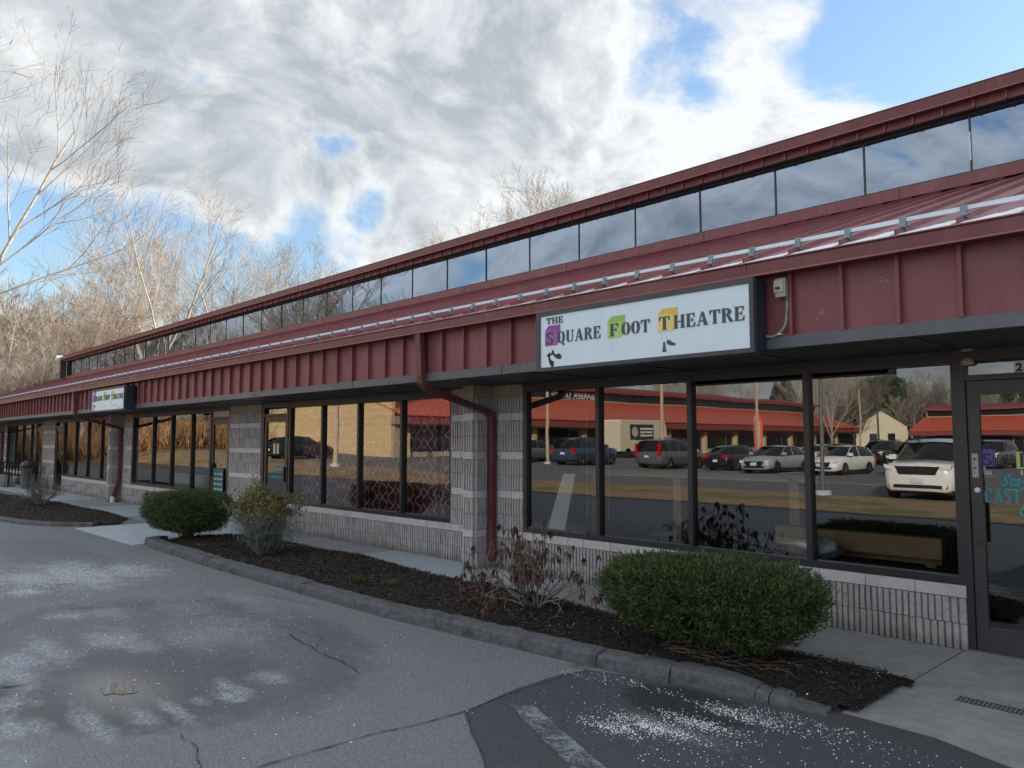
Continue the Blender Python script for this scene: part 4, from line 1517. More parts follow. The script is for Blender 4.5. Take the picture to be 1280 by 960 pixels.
def theatre_sign(nm, label, X0, X1, Z0, Z1, yf, small=False):
    s_ = thing(nm, label, 'sign')
    W = X1 - X0
    f = W / 2.40
    MB().box(X0, X1, yf + 0.035, YF - 0.025 - 0.02, Z0, Z1).build('cabinet', M_navy, s_)
    b_ = MB()
    t_ = 0.040
    b_.box(X0 - .004, X1 + .004, yf - .012, yf + .034, Z1 - t_, Z1 + .004)
    b_.box(X0 - .004, X1 + .004, yf - .012, yf + .034, Z0 - .004, Z0 + t_ * .8)
    b_.box(X0 - .004, X0 + t_ * 1.3, yf - .0125, yf + .0345, Z0 + t_ * .8, Z1 - t_)
    b_.box(X1 - t_ * .8, X1 + .004, yf - .0125, yf + .0345, Z0 + t_ * .8, Z1 - t_)
    b_.build('frame', M_signframe, s_)
    MB().box(X0 + t_, X1 - t_, yf - .001, yf + .03, Z0 + t_ * .8, Z1 - t_).build('face', M_signface, s_)
    y0 = yf - .0015
    q = lambda x, z: (X0 + x * f, Z0 + z)

    def cube(x, m1, m2, m3, w_=.160):
        flat(s_, 'emblem_top', [q(x, .395), q(x + w_, .395), q(x + w_ + .048, .447), q(x + .045, .447)], y0, m1)
        flat(s_, 'emblem_side', [q(x + w_, .245), q(x + w_ + .048, .30), q(x + w_ + .048, .446), q(x + w_, .394)], y0 - .0002, m2)
        flat(s_, 'emblem_front', [q(x, .245), q(x + w_, .245), q(x + w_, .394), q(x, .394)], y0 - .0004, m3)
    cube(.113, M_purple, M_purple, M_purple2)
    cube(.917, M_green, M_green, M_green2)
    cube(1.483, M_yell, M_yell, M_yell2)
    yl = y0 - .003
    word(s_, 'THE', *[X0 + v * f for v in (.135, .359)], Z0 + .460, Z0 + .527, yl, M_ink)
    for wd, a_, b__, z0_, z1_ in (('S', .128, .232, .258, .385), ('QUARE', .285, .836, .262, .378), ('F', .945, 1.05, .262, .378), ('OOT', 1.085, 1.398, .262, .375),
                                  ('T', 1.500, 1.61, .262, .378), ('HEATRE', 1.650, 2.322, .260, .375)):
        word(s_, wd, X0 + a_ * f, X0 + b__ * f, Z0 + z0_, Z0 + z1_, yl, M_ink)
    # dangling legs and shoes
    for (a_, b__, c_, d_) in ((.150, .245, .155, .17), (.20, .245, .205, .17), (1.515, .245, 1.52, .18), (1.56, .245, 1.575, .18), (.97, .245, .965, .12), (1.03, .245, 1.05, .14)):
        flat(s_, 'leg_line', [q(a_ - .0015, b__), q(a_ + .0015, b__), q(c_ + .0015, d_), q(c_ - .0015, d_)], y0, mat('sign_faint_line', (0.42, 0.50, 0.58), 0.5), .0006)

    def shoe(cx, cz, ang, sc_, m_):
        pts_ = [(-.072, -.026), (-.056, -.030), (-.05, -.014), (-.01, -.030), (.045, -.034), (.078, -.022), (.082, .002), (.055, .024), (.028, .026), (.018, .012), (-.012, .000), (-.035, .008), (-.05, .030), (-.074, .030)]
        ca, sa = math.cos(R(ang)), math.sin(R(ang))
        flat(s_, 'shoe_print', [q(cx + (u * ca - v * sa) * sc_, cz + (u * sa + v * ca) * sc_) for u, v in pts_], y0, m_)
    shoe(.19, .105, -62, .95, M_black)
    shoe(.265, .150, -22, .95, M_black)
    flat(s_, 'shoe_print', [q(.155, .145), q(.165, .175), q(.172, .172), q(.166, .14)], y0, M_black)
    if not small:
        flat(s_, 'boot_print', [q(1.53, .085), q(1.565, .083), q(1.558, .155), q(1.538, .158)], y0, mat('sign_violet', (0.10, 0.06, 0.16), .5))
        flat(s_, 'boot_print', [q(1.527, .070), q(1.572, .068), q(1.568, .086), q(1.53, .088)], y0 - .0003, M_ink)
        flat(s_, 'boot_print', [q(1.575, .172), q(1.612, .165), q(1.625, .150), q(1.665, .135), q(1.668, .122), q(1.64, .115), q(1.59, .128), q(1.575, .14)], y0, mat('sign_dark_green', (0.04, 0.08, 0.06), .5))
    else:
        b_ = MB()
        pts_ = [q(1.45, .20), q(1.62, .10), q(1.80, .14), q(1.98, .055), q(2.2, .10)]
        for (u0, v0), (u1, v1) in zip(pts_[:-1], pts_[1:]):
            b_.prism([(u0, v0 - .006), (u1, v1 - .006), (u1, v1 + .006), (u0, v0 + .006)], y0 - .002, y0, 'y')
        b_.build('swash', M_green, s_)
    return s_


theatre_sign('shop_sign', 'large white lightbox sign reading THE SQUARE FOOT THEATRE above the near windows', -5.44, -3.04, 2.362, 2.952, -1.42)
theatre_sign('shop_sign', 'smaller looking white lightbox sign far along the row beside the second downspout', -20.70, -18.22, 2.362, 2.90, -1.45, True)

# junction box and conduit beside the sign
jb = thing('electrical_box', 'small grey junction box with curved conduit beside the white theatre sign', 'junction box')
bx = -2.99 + 0.235
b = MB()
p1 = CAMP + ray(900 + 505 / 6.4, 320 + 255 / 6.4) * ((YF - .05 - CAMP.y) / ray(900 + 505 / 6.4, 320 + 255 / 6.4).y)
bx, bz = p1.x, p1.z
b.box(bx - .050, bx + .036, YF - .085, YF, bz - .075, bz + .075)
b.build('box', mat('box_grey', (0.33, 0.34, 0.33), 0.5, .15), jb)
MB().box(bx - .058, bx + .02, YF - .093, YF - .0855, bz - .035, bz + .06).build('cover', mat('box_cover', (0.42, 0.43, 0.41), 0.5, .2), jb)
MB().box(bx - .045, bx - .005, YF - .100, YF - .0935, bz - .015, bz + .005).build('latch', M_black, jb)
pts = []
for i in range(17):
    a = R(10 - 150 * i / 16)
    pts.append((bx - .115 + .135 * math.cos(a), YF - .045, bz - .225 + .155 * math.sin(a)))
pts = [(bx + .020, YF - .04, bz - .07), (bx + .026, YF - .045, bz - .15)] + pts[1:]
MB().tube(pts, .0105, sides=8).build('conduit', mat('conduit_grey', (0.30, 0.32, 0.34), 0.5), jb, True)
p = pts[8]
MB().box(p[0] - .012, p[0] + .012, YF - .06, YF, p[2] - .02, p[2] - .008).build('clip', M_galv, jb)

# round lamp on the soffit over the door
fl = thing('soffit_lamp', 'small pale round lamp hanging on a stem under the soffit at the theatre door', 'lamp', (-2.10, -0.55, ZS))
r_ = ray(1208.5, 437)
t_ = (ZS - CAMP.z) / r_.z
p = CAMP + r_ * t_
fl.location = (p.x, p.y, ZS)
M_lamp = mat('lamp_old_white', (0.36, 0.33, 0.28), 0.55, .2)
MB().lathe([(0.058, 0), (0.058, -0.008), (0.03, -0.018), (0.012, -0.022), (0.012, -.05), (0.016, -.052), (.016, -.064)], n=16).build('canopy', M_lamp, fl, True)
b = MB().lathe([(0.012, 0), (0.035, -.008), (0.05, -.03), (0.052, -.05), (.046, -.062), (.0, -.07)], (0, 0, -.064), 16)
b.build('shade', M_lamp, fl, True)
# house number
p1 = CAMP + ray(1274, 458) * ((0.02 - CAMP.y) / ray(1274, 458).y)
hn = thing('house_number', 'white plate with a dark figure 2 on the glass over the theatre door', 'number plate')
MB().box(p1.x - .035, p1.x + .075, 0.020, 0.026, p1.z - .05, p1.z + .045).build('plate', M_white, hn)


def bftext(txt, size, loc, m, parent, shear=0.0, name='lettering', bold=0.0, sx=1.0):
    c_ = bpy.data.curves.new(name, 'FONT')
    c_.body = txt
    c_.size = size
    c_.shear = shear
    c_.offset = bold
    c_.extrude = 0.001
    c_.resolution_u = 3
    tmp = bpy.data.objects.new('tmp', c_)
    COL.objects.link(tmp)
    dg = bpy.context.evaluated_depsgraph_get()
    me = bpy.data.meshes.new_from_object(tmp.evaluated_get(dg))
    bpy.data.objects.remove(tmp)
    me.materials.clear()
    me.materials.append(m)
    o_ = link(name, me, parent, loc)
    o_.rotation_euler = (R(90), 0, 0)
    o_.scale = (sx, 1, 1)
    return o_


bftext('2', .085, (p1.x - .022, 0.0185, p1.z - .034), M_black, hn, bold=.004)

# vinyl lettering on the theatre door glass
dl = thing('door_lettering', 'teal and purple vinyl lettering on the glass of the theatre door', 'door sign')
yv = 0.0205


def dpt(x, y):
    r = ray(x, y)
    q_ = CAMP + r * ((yv - CAMP.y) / r.y)
    return q_.x, q_.z


x0, z0 = dpt(1228, 583)
x1, z1 = dpt(1240, 566)
flat(dl, 'emblem_front', [(x0 - .005, z0), (x1, z0), (x1, z1), (x0 - .005, z1)], yv, mat('door_purple', (0.12, 0.07, 0.38), .5), .001)
flat(dl, 'emblem_top', [(x0 - .005, z1), (x1, z1), (x1 + .02, z1 + .03), (x0 + .015, z1 + .03)], yv, MATS['door_purple'], .001)
flat(dl, 'emblem_side', [(x1, z0), (x1 + .02, z0 + .03), (x1 + .02, z1 + .03), (x1, z1)], yv, MATS['door_purple'], .001)
word(dl, 'S', x0 + .002, x1 - .003, z0 + .006, z1 - .004, yv - .0015, M_black, th=.0008)
xa, za = dpt(1231, 563)
xb, zb = dpt(1247, 556)
word(dl, 'THE', xa, xb, za, zb, yv - .0002, M_black, th=.0012)
xa, za = dpt(1241, 582)
xb, zb = dpt(1266, 568)
word(dl, 'QUARE', xa, xb, za + .002, zb - .002, yv - .0002, M_black, th=.0012)
xa, za = dpt(1271, 586)
xb, zb = dpt(1290, 565)
flat(dl, 'emblem_front', [(xa, za), (xb - .06, za), (xb - .06, zb), (xa, zb)], yv, M_green2, .001)
word(dl, 'F', xa + .02, xa + .075, za + .012, zb - .008, yv - .0015, M_black, th=.0008)
for sx_ in (1233, 1276):
    xs_, zs_ = dpt(sx_, 590)
    for i in range(2):
        flat(dl, 'shoe_print', [(xs_ + i * .022, zs_ - .02), (xs_ + .014 + i * .022, zs_ - .026), (xs_ + .012 + i * .022, zs_ + .012), (xs_ + .002 + i * .022, zs_ + .012)], yv, mat('vinyl_pale', (0.5, 0.6, 0.7), .5), .001)
xa, za = dpt(1250, 607)
bftext('Stag', .125, (xa, yv - .001, za), M_teal, dl, .45, bold=.002, sx=.9)
xa, za = dpt(1231, 627)
xb, zb = dpt(1276, 612)
word(dl, 'CAST', xa, xb, za, zb, yv - .0002, M_teal, th=.0012)
xa, za = dpt(1271, 645)
bftext('O', .125, (xa, yv - .001, za), M_teal, dl, .45, bold=.002)
# teal lettering on the second door
dl2 = thing('door_lettering', 'small teal vinyl lines on the glass door beside the lattice curtain', 'door sign')
for r_ in range(3):
    b = MB()
    zz = 1.16 - r_ * .10
    x_ = -14.10
    while x_ < -13.66:
        ww = rng.uniform(.02, .05)
        b.box(x_, x_ + ww, 0.018, 0.0205, zz, zz + (.035 if r_ else .02))
        x_ += ww + .015
    b.build('lettering', M_teal, dl2)
b = MB().box(-14.05, -13.96, 0.018, 0.0205, 1.42, 1.62)
b.build('sticker', mat('sticker_pale', (.6, .6, .5), .5), dl2)
MB().box(-13.90, -13.82, 0.018, 0.0205, 1.42, 1.62).build('sticker', MATS['sticker_pale'], dl2)


# ================================================================== PLANTS
def leaves(name, C, N, size, wid, m, parent=None, seed=1, spread=.6, up=0.25):
    """many little leaf faces: C points, N outward normals"""
    rg_ = np.random.default_rng(seed)
    n_ = len(C)
    d = N + rg_.normal(0, spread, (n_, 3))
    d[:, 2] += up
    d /= np.linalg.norm(d, axis=1)[:, None]
    s_ = np.cross(d, rg_.normal(0, 1, (n_, 3)))
    s_ /= np.linalg.norm(s_, axis=1)[:, None] + 1e-9
    L = size * rg_.uniform(.6, 1.4, (n_, 1))
    W_ = wid * rg_.uniform(.6, 1.4, (n_, 1))
    V_ = np.stack([C - d * L * .5, C + s_ * W_ * .5, C + d * L * .5, C - s_ * W_ * .5], 1).reshape(-1, 3)
    F_ = np.arange(4 * n_).reshape(n_, 4)
    return link(name, fast_mesh(name, V_, F_, m), parent)


def lump(P, f, seed):
    rg_ = np.random.default_rng(seed)
    o_ = np.zeros(len(P))
    for i in range(10):
        k_ = rg_.normal(0, 1, 3) * f * (1 + i * .35)
        o_ += np.sin(P @ k_ + rg_.uniform(0, 6.28)) / (1 + i * .35)
    return o_ / 3.0


def yew(nm, label, cx, cy, z0, L, Wd, Ht, n_, seed, lean=0.0):
    s_ = thing(nm, label, 'hedge shrub', (cx, cy, 0.06))
    rg_ = np.random.default_rng(seed)

    def shell(n__, r0, r1):
        u = rg_.normal(0, 1, (n__, 3))
        u /= np.linalg.norm(u, axis=1)[:, None]
        # boxy clipped form
        e = 4.6
        nrm = (np.abs(u[:, 0]) ** e + np.abs(u[:, 1]) ** e + np.abs(u[:, 2]) ** e) ** (1 / e)
        q_ = u / nrm[:, None]
        rad = r0 + (r1 - r0) * rg_.uniform(0, 1, n__) ** .6
        lp = lump(q_, 3.2, seed) * .07 + lump(q_, 9, seed + 1) * .045
        rad = rad * (1 + lp * 1.35)
        P = q_ * rad[:, None] * [L / 2, Wd / 2, Ht / 2]
        # narrower foot
        t_ = np.clip((P[:, 2] / (Ht / 2) + 1) / 1.0, 0, 1)
        P[:, 0] *= .80 + .20 * t_
        P[:, 1] *= .72 + .28 * t_
        P[:, 2] += z0 - .06 + Ht / 2 + lean * P[:, 0]
        return P, q_
    P, N_ = shell(n_, .80, 1.0)
    keep_ = lump(P, 6.5, seed + 5) > -.62
    keep_ |= P[:, 2] > (z0 + Ht * .6)
    P, N_ = P[keep_], N_[keep_]
    leaves('foliage', P, N_, .032, .0095, M_yew, s_, seed, .85, .30)
    # longer shoots that break the clipped outline
    P, N_ = shell(n_ // 14, .98, 1.07)
    leaves('shoots', P, N_, .055, .010, M_yew, s_, seed + 3, .5, .6)
    P, N_ = shell(n_ // 60, .96, 1.02)
    kp = (lump(P, 5, seed + 9) > .38)
    if kp.sum() > 3:
        leaves('brown_sprigs', P[kp], N_[kp], .04, .011, M_yewdead, s_, seed + 4, .6, .2)
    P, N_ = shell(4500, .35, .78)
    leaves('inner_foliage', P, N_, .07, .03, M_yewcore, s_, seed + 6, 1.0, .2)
    b_ = MB()
    r2 = random.Random(seed)
    for i in range(26):
        a_ = r2.uniform(0, 6.28)
        x_, y_ = math.cos(a_) * L * .36 * r2.uniform(.2, 1), math.sin(a_) * Wd * .36 * r2.uniform(.2, 1)
        b_.tube([(x_ * .15, y_ * .15, -.02), (x_ * .45, y_ * .5, z0 * .5 + .02), (x_, y_, z0 + .15), (x_ * 1.15, y_ * 1.15, z0 + Ht * .55)], .014, .004, 5, False)
    b_.build('stems', M_stem2, s_)
    return s_


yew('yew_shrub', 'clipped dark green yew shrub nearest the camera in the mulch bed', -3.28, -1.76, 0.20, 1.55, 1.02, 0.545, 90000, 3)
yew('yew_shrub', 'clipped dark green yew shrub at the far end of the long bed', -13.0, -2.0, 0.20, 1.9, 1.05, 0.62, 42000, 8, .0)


def twigs(b_, r2, p, d, L, r, lev, maxlev, nseg=4, wander=.22, up=.05, kids=(3, 5), tips=None, ratio=.62, spread=.75, sides=4, minr=.0015):
    pts = [p.copy()]
    dd = d.normalized()
    for i in range(nseg):
        dd = (dd + Vector((r2.gauss(0, wander), r2.gauss(0, wander), r2.gauss(0, wander) + up))).normalized()
        pts.append(pts[-1] + dd * (L / nseg))
    b_[min(lev, len(b_) - 1)].tube(pts, r, max(minr, r * .45), sides if lev < 2 else 3, False)
    if tips is not None and lev >= maxlev - 1:
        tips.append((pts[-1], dd))
    if lev >= maxlev:
        return
    for k_ in range(r2.randint(*kids)):
        t_ = r2.uniform(.30, 1.0)
        i = min(nseg - 1, int(t_ * nseg))
        q_ = pts[i].lerp(pts[i + 1], t_ * nseg - i if t_ < 1 else 1)
        nd = (dd + Vector((r2.gauss(0, spread), r2.gauss(0, spread), r2.gauss(0, spread * .8)))).normalized()
        twigs(b_, r2, q_, nd, L * ratio * r2.uniform(.7, 1.2), max(minr, r * .55), lev + 1, maxlev, max(2, nseg - 1), wander, up, kids, tips, ratio, spread, sides, minr)


def bare_shrub(nm, label, cx, cy, ht, wd, seed, mstem, nst, lean=(0, 0), maxlev=3, kids=(2, 4), r=.012, up=.10, leaf=None):
    s_ = thing(nm, label, 'shrub', (cx, cy, 0.10))
    r2 = random.Random(seed)
    b_ = MB()
    tips = []
    for i in range(nst):
        a_ = 2 * math.pi * (i + r2.random() * .6) / nst
        ou = r2.uniform(.45, 1.2) * wd / ht
        d = Vector((math.cos(a_) * ou + lean[0], math.sin(a_) * ou * .7 + lean[1], 1.0))
        st_ = Vector((math.cos(a_) * .05, math.sin(a_) * .05, -.03))
        twigs([b_], r2, st_, d, ht * r2.uniform(.45, .62), r * r2.uniform(.7, 1.2), 0, maxlev, 6, .24, up, kids, tips, .60, .62, 5)
    b_.build('branches', mstem, s_)
    return s_, tips, r2


# rhododendron-like shrub with drooping dead leaves
s_, tips, r2 = bare_shrub('bare_shrub', 'bare grey stemmed shrub hung with curled dead brown leaves by the downspout', -5.22, -1.70, .98, 1.05, 21, M_stem, 17, (-.22, 0), 3, (2, 4), .013, .04)
b = MB()
for (p, d) in tips:
    if r2.random() > .30:
        continue
    for k_ in range(r2.randint(3, 6)):
        a_ = r2.uniform(0, 6.28)
        L = r2.uniform(.06, .12)
        o_ = Vector((math.cos(a_), math.sin(a_), 0))
        q0 = p
        q1 = p + o_ * L * .28 - Vector((0, 0, L * .30))
        q2 = p + o_ * L * .32 - Vector((0, 0, L))
        sd_ = Vector((-o_.y, o_.x, 0)) * r2.uniform(.008, .014)
        n = len(b.v)
        b.v += [tuple(q0), tuple(q1 + sd_), tuple(q2), tuple(q1 - sd_), tuple(q1 + o_ * .007)]
        b.f += [(n, n + 1, n + 4), (n + 1, n + 2, n + 4), (n + 2, n + 3, n + 4), (n + 3, n, n + 4)]
b.build('dead_leaves', M_deadleaf, s_)

# mixed shrub with yellow-green leaves on top and bare grey twigs below
s_, tips, r2 = bare_shrub('leafy_shrub', 'leggy shrub with yellow green leaves on top and bare grey twigs beside the far yew', -10.35, -1.95, 1.0, .80, 5, mat('stem_blue_grey', (0.20, 0.205, 0.20), .85, .3, 9), 24, (.0, 0), 3, (3, 4), .009, .12)
Pp, Nn = [], []
for (p, d) in tips:
    if p.z > .58 + .12 * math.sin(p.x * 9) and r2.random() < .85:
        for k_ in range(13):
            Pp.append((p.x + r2.gauss(0, .045), p.y + r2.gauss(0, .045), p.z + r2.gauss(0, .035)))
            Nn.append((d.x, d.y, d.z))
leaves('foliage', np.array(Pp), np.array(Nn), .042, .020, M_ygleaf, s_, 5, .7, .5)
Pp, Nn = [], []
for (p, d) in tips:
    if r2.random() < .8:
        for k_ in range(11):
            t = r2.random()
            Pp.append((p.x * t + r2.gauss(0, .08), p.y * t + r2.gauss(0, .08), p.z * (.35 + .5 * t) + r2.gauss(0, .05)))
            Nn.append((d.x, d.y, d.z))
leaves('inner_foliage', np.array(Pp), np.array(Nn), .055, .006, mat('blue_grey_leaf', (0.13, 0.15, 0.135), .7, .4, 10), s_, 6, .8, .4)

# bare twiggy shrub in the farther bed
bare_shrub('twiggy_shrub', 'leafless grey twiggy shrub fanning out of the farther mulch bed', -22.0, -2.15, 1.0, .95, 9, M_stem, 26, (-.1, 0), 3, (2, 4), .013, .06)

# low sprawling stems under the near yew and small tufts of grass
b = MB()
r2 = random.Random(4)
for i in range(46):
    x_ = r2.uniform(-3.6, -2.6)
    y_ = r2.uniform(-2.12, -1.75)
    a_ = r2.uniform(-.6, .9)
    p = Vector((x_, y_, .12))
    pts = [p]
    for k_ in range(5):
        pts.append(pts[-1] + Vector((math.cos(a_) * .07, math.sin(a_) * .05, r2.uniform(-.01, .022) if k_ < 3 else -.012)))
        a_ += r2.gauss(0, .4)
    b.tube(pts, .0028, .0012, 4, False)
o = b.build('trailing_stems', M_stem2)
tag(o, 'tangle of thin trailing stems on the mulch under the near yew', kind='stuff')


def tuft(x_, y_, n_, h_, label, m=M_grass):
    b_ = MB()
    for i in range(n_):
        a_ = rng.uniform(0, 6.28)
        r__ = rng.uniform(0, .07)
        px_, py_ = x_ + r__ * math.cos(a_), y_ + r__ * math.sin(a_)
        l_ = h_ * rng.uniform(.5, 1.2)
        ox, oy = math.cos(a_) * l_ * .6, math.sin(a_) * l_ * .6
        b_.poly([(px_ - .002, py_, .10), (px_ + .002, py_, .10), (px_ + ox * .5, py_ + oy * .5, .10 + l_ * .8)])
        b_.poly([(px_ + .002, py_, .10), (px_ + ox * .5 + .001, py_ + oy * .5, .10 + l_ * .8), (px_ + ox, py_ + oy, .10 + l_ * .9)])
    tag(b_.build('grass_tuft', m), label, 'grass')


p = gp(445, 726, .1)
tuft(p.x, p.y, 70, .07, 'small green grass tuft in the mulch before the lattice curtain window')
p = gp(486, 730, .1)
tuft(p.x, p.y, 50, .06, 'thin grass tuft just right of the greener one in the mulch', mat('grass_pale', (0.10, 0.12, 0.03), .7))
p = gp(722, 831, .0)
b = MB()
for i in range(40):
    q_ = gp(725 + rng.gauss(0, 6), 833 + rng.gauss(0, 2), 0)
    b.poly([(q_.x, q_.y, 0), (q_.x + .01, q_.y, 0), (q_.x + rng.gauss(0, .012), q_.y + rng.gauss(0, .012), .02)])
tag(b.build('weed_clump', MATS['grass_pale']), 'tiny pale weeds at the kerb joint by the dark asphalt patch', kind='stuff')


# ================================================================== TREES
def tree_meshes(seed, form, twigm, barkm, levels=5, minr=.009, dense=1.0, r0=.26):
    """tube growth, scaled to a true 20 m; returns (trunk mesh, crown mesh)"""
    r2 = random.Random(seed)
    tr, cr = MB(), MB()
    A0, A1 = {'vase': (10, 26), 'oval': (18, 40), 'bush': (15, 46)}[form]

    def grow(p, d, L, r, lev):
        sides = (7, 5, 4, 3, 3, 3)[lev]
        n_ = (5, 7, 6, 5, 4, 3)[lev]
        wd_ = (.03, .045, .06, .07, .08, .09)[lev]
        endr = max(minr * .7, r * (.62, .35, .4, .45, .6, .7)[lev])
        pts = [p]
        dd = d
        for i in range(n_):
            dd = (dd + Vector((r2.gauss(0, wd_), r2.gauss(0, wd_), r2.gauss(0, wd_ * .5) + (.03 if lev < 3 else .07)))).normalized()
            pts.append(pts[-1] + dd * (L / n_))
        (tr if lev < 2 else cr).tube(pts, r, endr, sides, False)
        if lev >= levels:
            return
        nk = (5 if form == 'vase' else 6, int(7 * dense), int(6 * dense), int(5 * dense), 3)[lev]
        for k_ in range(nk):
            t_ = (.45 + .55 * (k_ + r2.random()) / nk) if lev == 0 else (.18 + .80 * (k_ + r2.random() * .9) / nk)
            t_ = min(t_, .999)
            i = int(t_ * n_)
            q_ = pts[i].lerp(pts[i + 1], t_ * n_ - i)
            ax = (pts[i + 1] - pts[i]).normalized()
            side = Vector((r2.gauss(0, 1), r2.gauss(0, 1), r2.gauss(0, .3)))
            side = (side - ax * side.dot(ax)).normalized()
            ang = R(r2.uniform(A0, A1) if lev == 0 else r2.uniform(20, 46))
            nd = ax * math.cos(ang) + side * math.sin(ang)
            if lev == 0:
                Lk = L * r2.uniform(1.45, 2.0)
                rk = r * r2.uniform(.45, .65)
            else:
                Lk = L * (.62 - .30 * t_) * r2.uniform(.75, 1.25) if lev == 1 else L * (.66 - .25 * t_) * r2.uniform(.7, 1.25)
                rk = max(minr, r * (1 - .6 * t_) * .50)
            grow(q_, nd, Lk, rk, lev + 1)
    grow(Vector((0, 0, -.4)), Vector((0, 0, 1)), 7.0, r0, 0)
    top = max(v[2] for v in cr.v)
    k_ = 20.0 / top
    for mb_ in (tr, cr):
        mb_.v = [(x * k_, y * k_, z * k_) for x, y, z in mb_.v]
    return tr.mesh('trunk', barkm, True), cr.mesh('crown', twigm)


T = {}
T['tall1'] = tree_meshes(3, 'vase', M_twig, M_bark, 5, .0085, 1.0, .20)
T['tall2'] = tree_meshes(14, 'oval', M_twig, M_bark, 5, .0085, 1.0, .18)
T['dense1'] = tree_meshes(25, 'bush', M_twig2, M_bark2, 5, .015, 1.05)
T['dense2'] = tree_meshes(36, 'bush', M_twig, M_bark, 5, .014, 1.05)
T['birch'] = tree_meshes(47, 'oval', M_twig, M_birch, 4, .016, .9, .30)


def tree(kind, x, y, ht, rz, label, group=None, cat='tree', name='bare_tree', tilt=0.0):
    t_ = thing(name, label, cat, (x, y, H(x, y) - .05), rz, group)
    s_ = ht / 20.0
    t_.scale = (s_, s_, s_)
    if tilt:
        t_.rotation_euler = (tilt, 0, rz)
    a_, c_ = T[kind]
    link('trunk', a_, t_)
    link('crown', c_, t_)
    return t_


def polar(px_, dist):
    """position at a horizontal distance along the sight line of one photograph column"""
    r = ray(px_, 552)
    d = Vector((r.x, r.y, 0)).normalized()
    return CAMP.x + d.x * dist, CAMP.y + d.y * dist


big = [
    (-62, 54, 'tall1', 28.5, 3.0, 'tallest bare tree at the left edge, its limbs reaching in from outside the frame'),
    (205, 74, 'tall1', 26, 2.2, 'tall vase shaped bare tree rising over the left end of the upper roof'),
    (125, 84, 'tall1', 23.5, 5.0, 'slimmer tall bare tree just left of the vase shaped one'),
    (285, 84, 'tall1', 25.5, 0.3, 'tall bare tree with fine upright twigs right of the vase shaped one'),
    (345, 92, 'tall2', 26, 5.1, 'broad bare tree leaning right above the row of upper windows'),
    (240, 96, 'tall2', 24, 1.1, 'smaller bare tree filling the gap between the tall roof side trees'),
]
for px_, ds, kd, sc__, rz, lb in big:
    x_, y_ = polar(px_, ds)
    tree(kd, x_, y_, sc__, rz, lb)
for i, (px_, ds, kd, sc__, rz, lb) in enumerate([
        (590, 66, 'tall2', 20.8, 2.0, 'bare treetop just showing over the roof, the leftmost of the middle group'),
        (655, 60, 'tall2', 22.0, 3.4, 'bare treetop with pale limbs over the middle of the roof'),
        (738, 58, 'tall2', 22.6, .6, 'bare treetop over the roof, rightmost of the middle group'),
        (700, 66, 'tall1', 22.0, 4.6, 'bare treetop between the two right hand ones of the middle group')]):
    x_, y_ = polar(px_, ds)
    tree(kd, x_, y_, sc__, rz, lb)
k_ = 0
brushy = [(10, 62, 330), (70, 68, 325), (120, 74, 345), (40, 84, 350), (95, 90, 335), (140, 96, 370), (180, 100, 390), (225, 104, 400), (0, 95, 340), (60, 108, 360), (270, 110, 400), (-30, 75, 330), (-60, 92, 340), (130, 66, 400), (28, 56, 395), (88, 60, 400), (320, 118, 400), (55, 76, 400), (105, 82, 410), (150, 88, 420), (-10, 64, 400), (15, 100, 390), (120, 108, 390)]
r2 = random.Random(12)
for px_, ds, ytop in brushy:
    x_, y_ = polar(px_, ds)
    dep = ds * math.cos(math.atan((640 - px_) / 961))
    ht = 1.65 + (552 - ytop) / 961 * dep - H(x_, y_)
    tree('dense1' if k_ % 2 else 'dense2', x_, y_, max(6, ht), r2.uniform(0, 6.28), 'dense brown bare tree in the thicket beyond the far end of the shops', 'bare trees in the thicket behind the far end')
    k_ += 1


# understory brush
def brush(name, label, spots, n_, hmin, hmax, m, seed):
    rg_ = np.random.default_rng(seed)
    V_, F_ = [], []
    sp_ = np.array(spots)
    ii = rg_.integers(0, len(sp_), n_)
    base = sp_[ii, :2] + rg_.normal(0, 1, (n_, 2)) * sp_[ii, 2:3]
    hz = hgt(base[:, 0], base[:, 1])
    for j in range(3):
        ln_ = rg_.uniform(hmin, hmax, n_)
        an = rg_.uniform(0, 6.28, n_)
        tilt = rg_.uniform(.05, .75, n_)
        z0_ = hz + (0 if j == 0 else rg_.uniform(0, hmax * .6, n_))
        d = np.stack([np.cos(an) * tilt, np.sin(an) * tilt, np.ones(n_)], 1)
        p0 = np.column_stack([base, z0_])
        wv = rg_.uniform(.012, .03, n_)[:, None]
        sd_ = np.stack([-np.sin(an), np.cos(an), np.zeros(n_)], 1) * wv
        mid = p0 + d * ln_[:, None] * .5 + rg_.normal(0, .12, (n_, 3))
        tip = p0 + d * ln_[:, None] + rg_.normal(0, .25, (n_, 3))
        V_.append(np.stack([p0 - sd_, p0 + sd_, mid + sd_ * .7, mid - sd_ * .7, tip], 1).reshape(-1, 3))
    V_ = np.concatenate(V_)
    nq = len(V_) // 5
    b5 = 5 * np.arange(nq)[:, None]
    F3 = np.concatenate([b5 + [0, 1, 2], b5 + [0, 2, 3], b5 + [3, 2, 4]])
    tag(link(name, fast_mesh(name, V_, F3, m)), label, kind='stuff')


sp_ = []
for px_ in range(-40, 330, 14):
    for ds in (62, 78, 95):
        x_, y_ = polar(px_, ds)
        sp_.append((x_, y_, 2.6))
brush('undergrowth', 'brown leafless undergrowth beneath the thicket beyond the shops', sp_, 26000, 1.2, 4.5, M_twig2, 5)

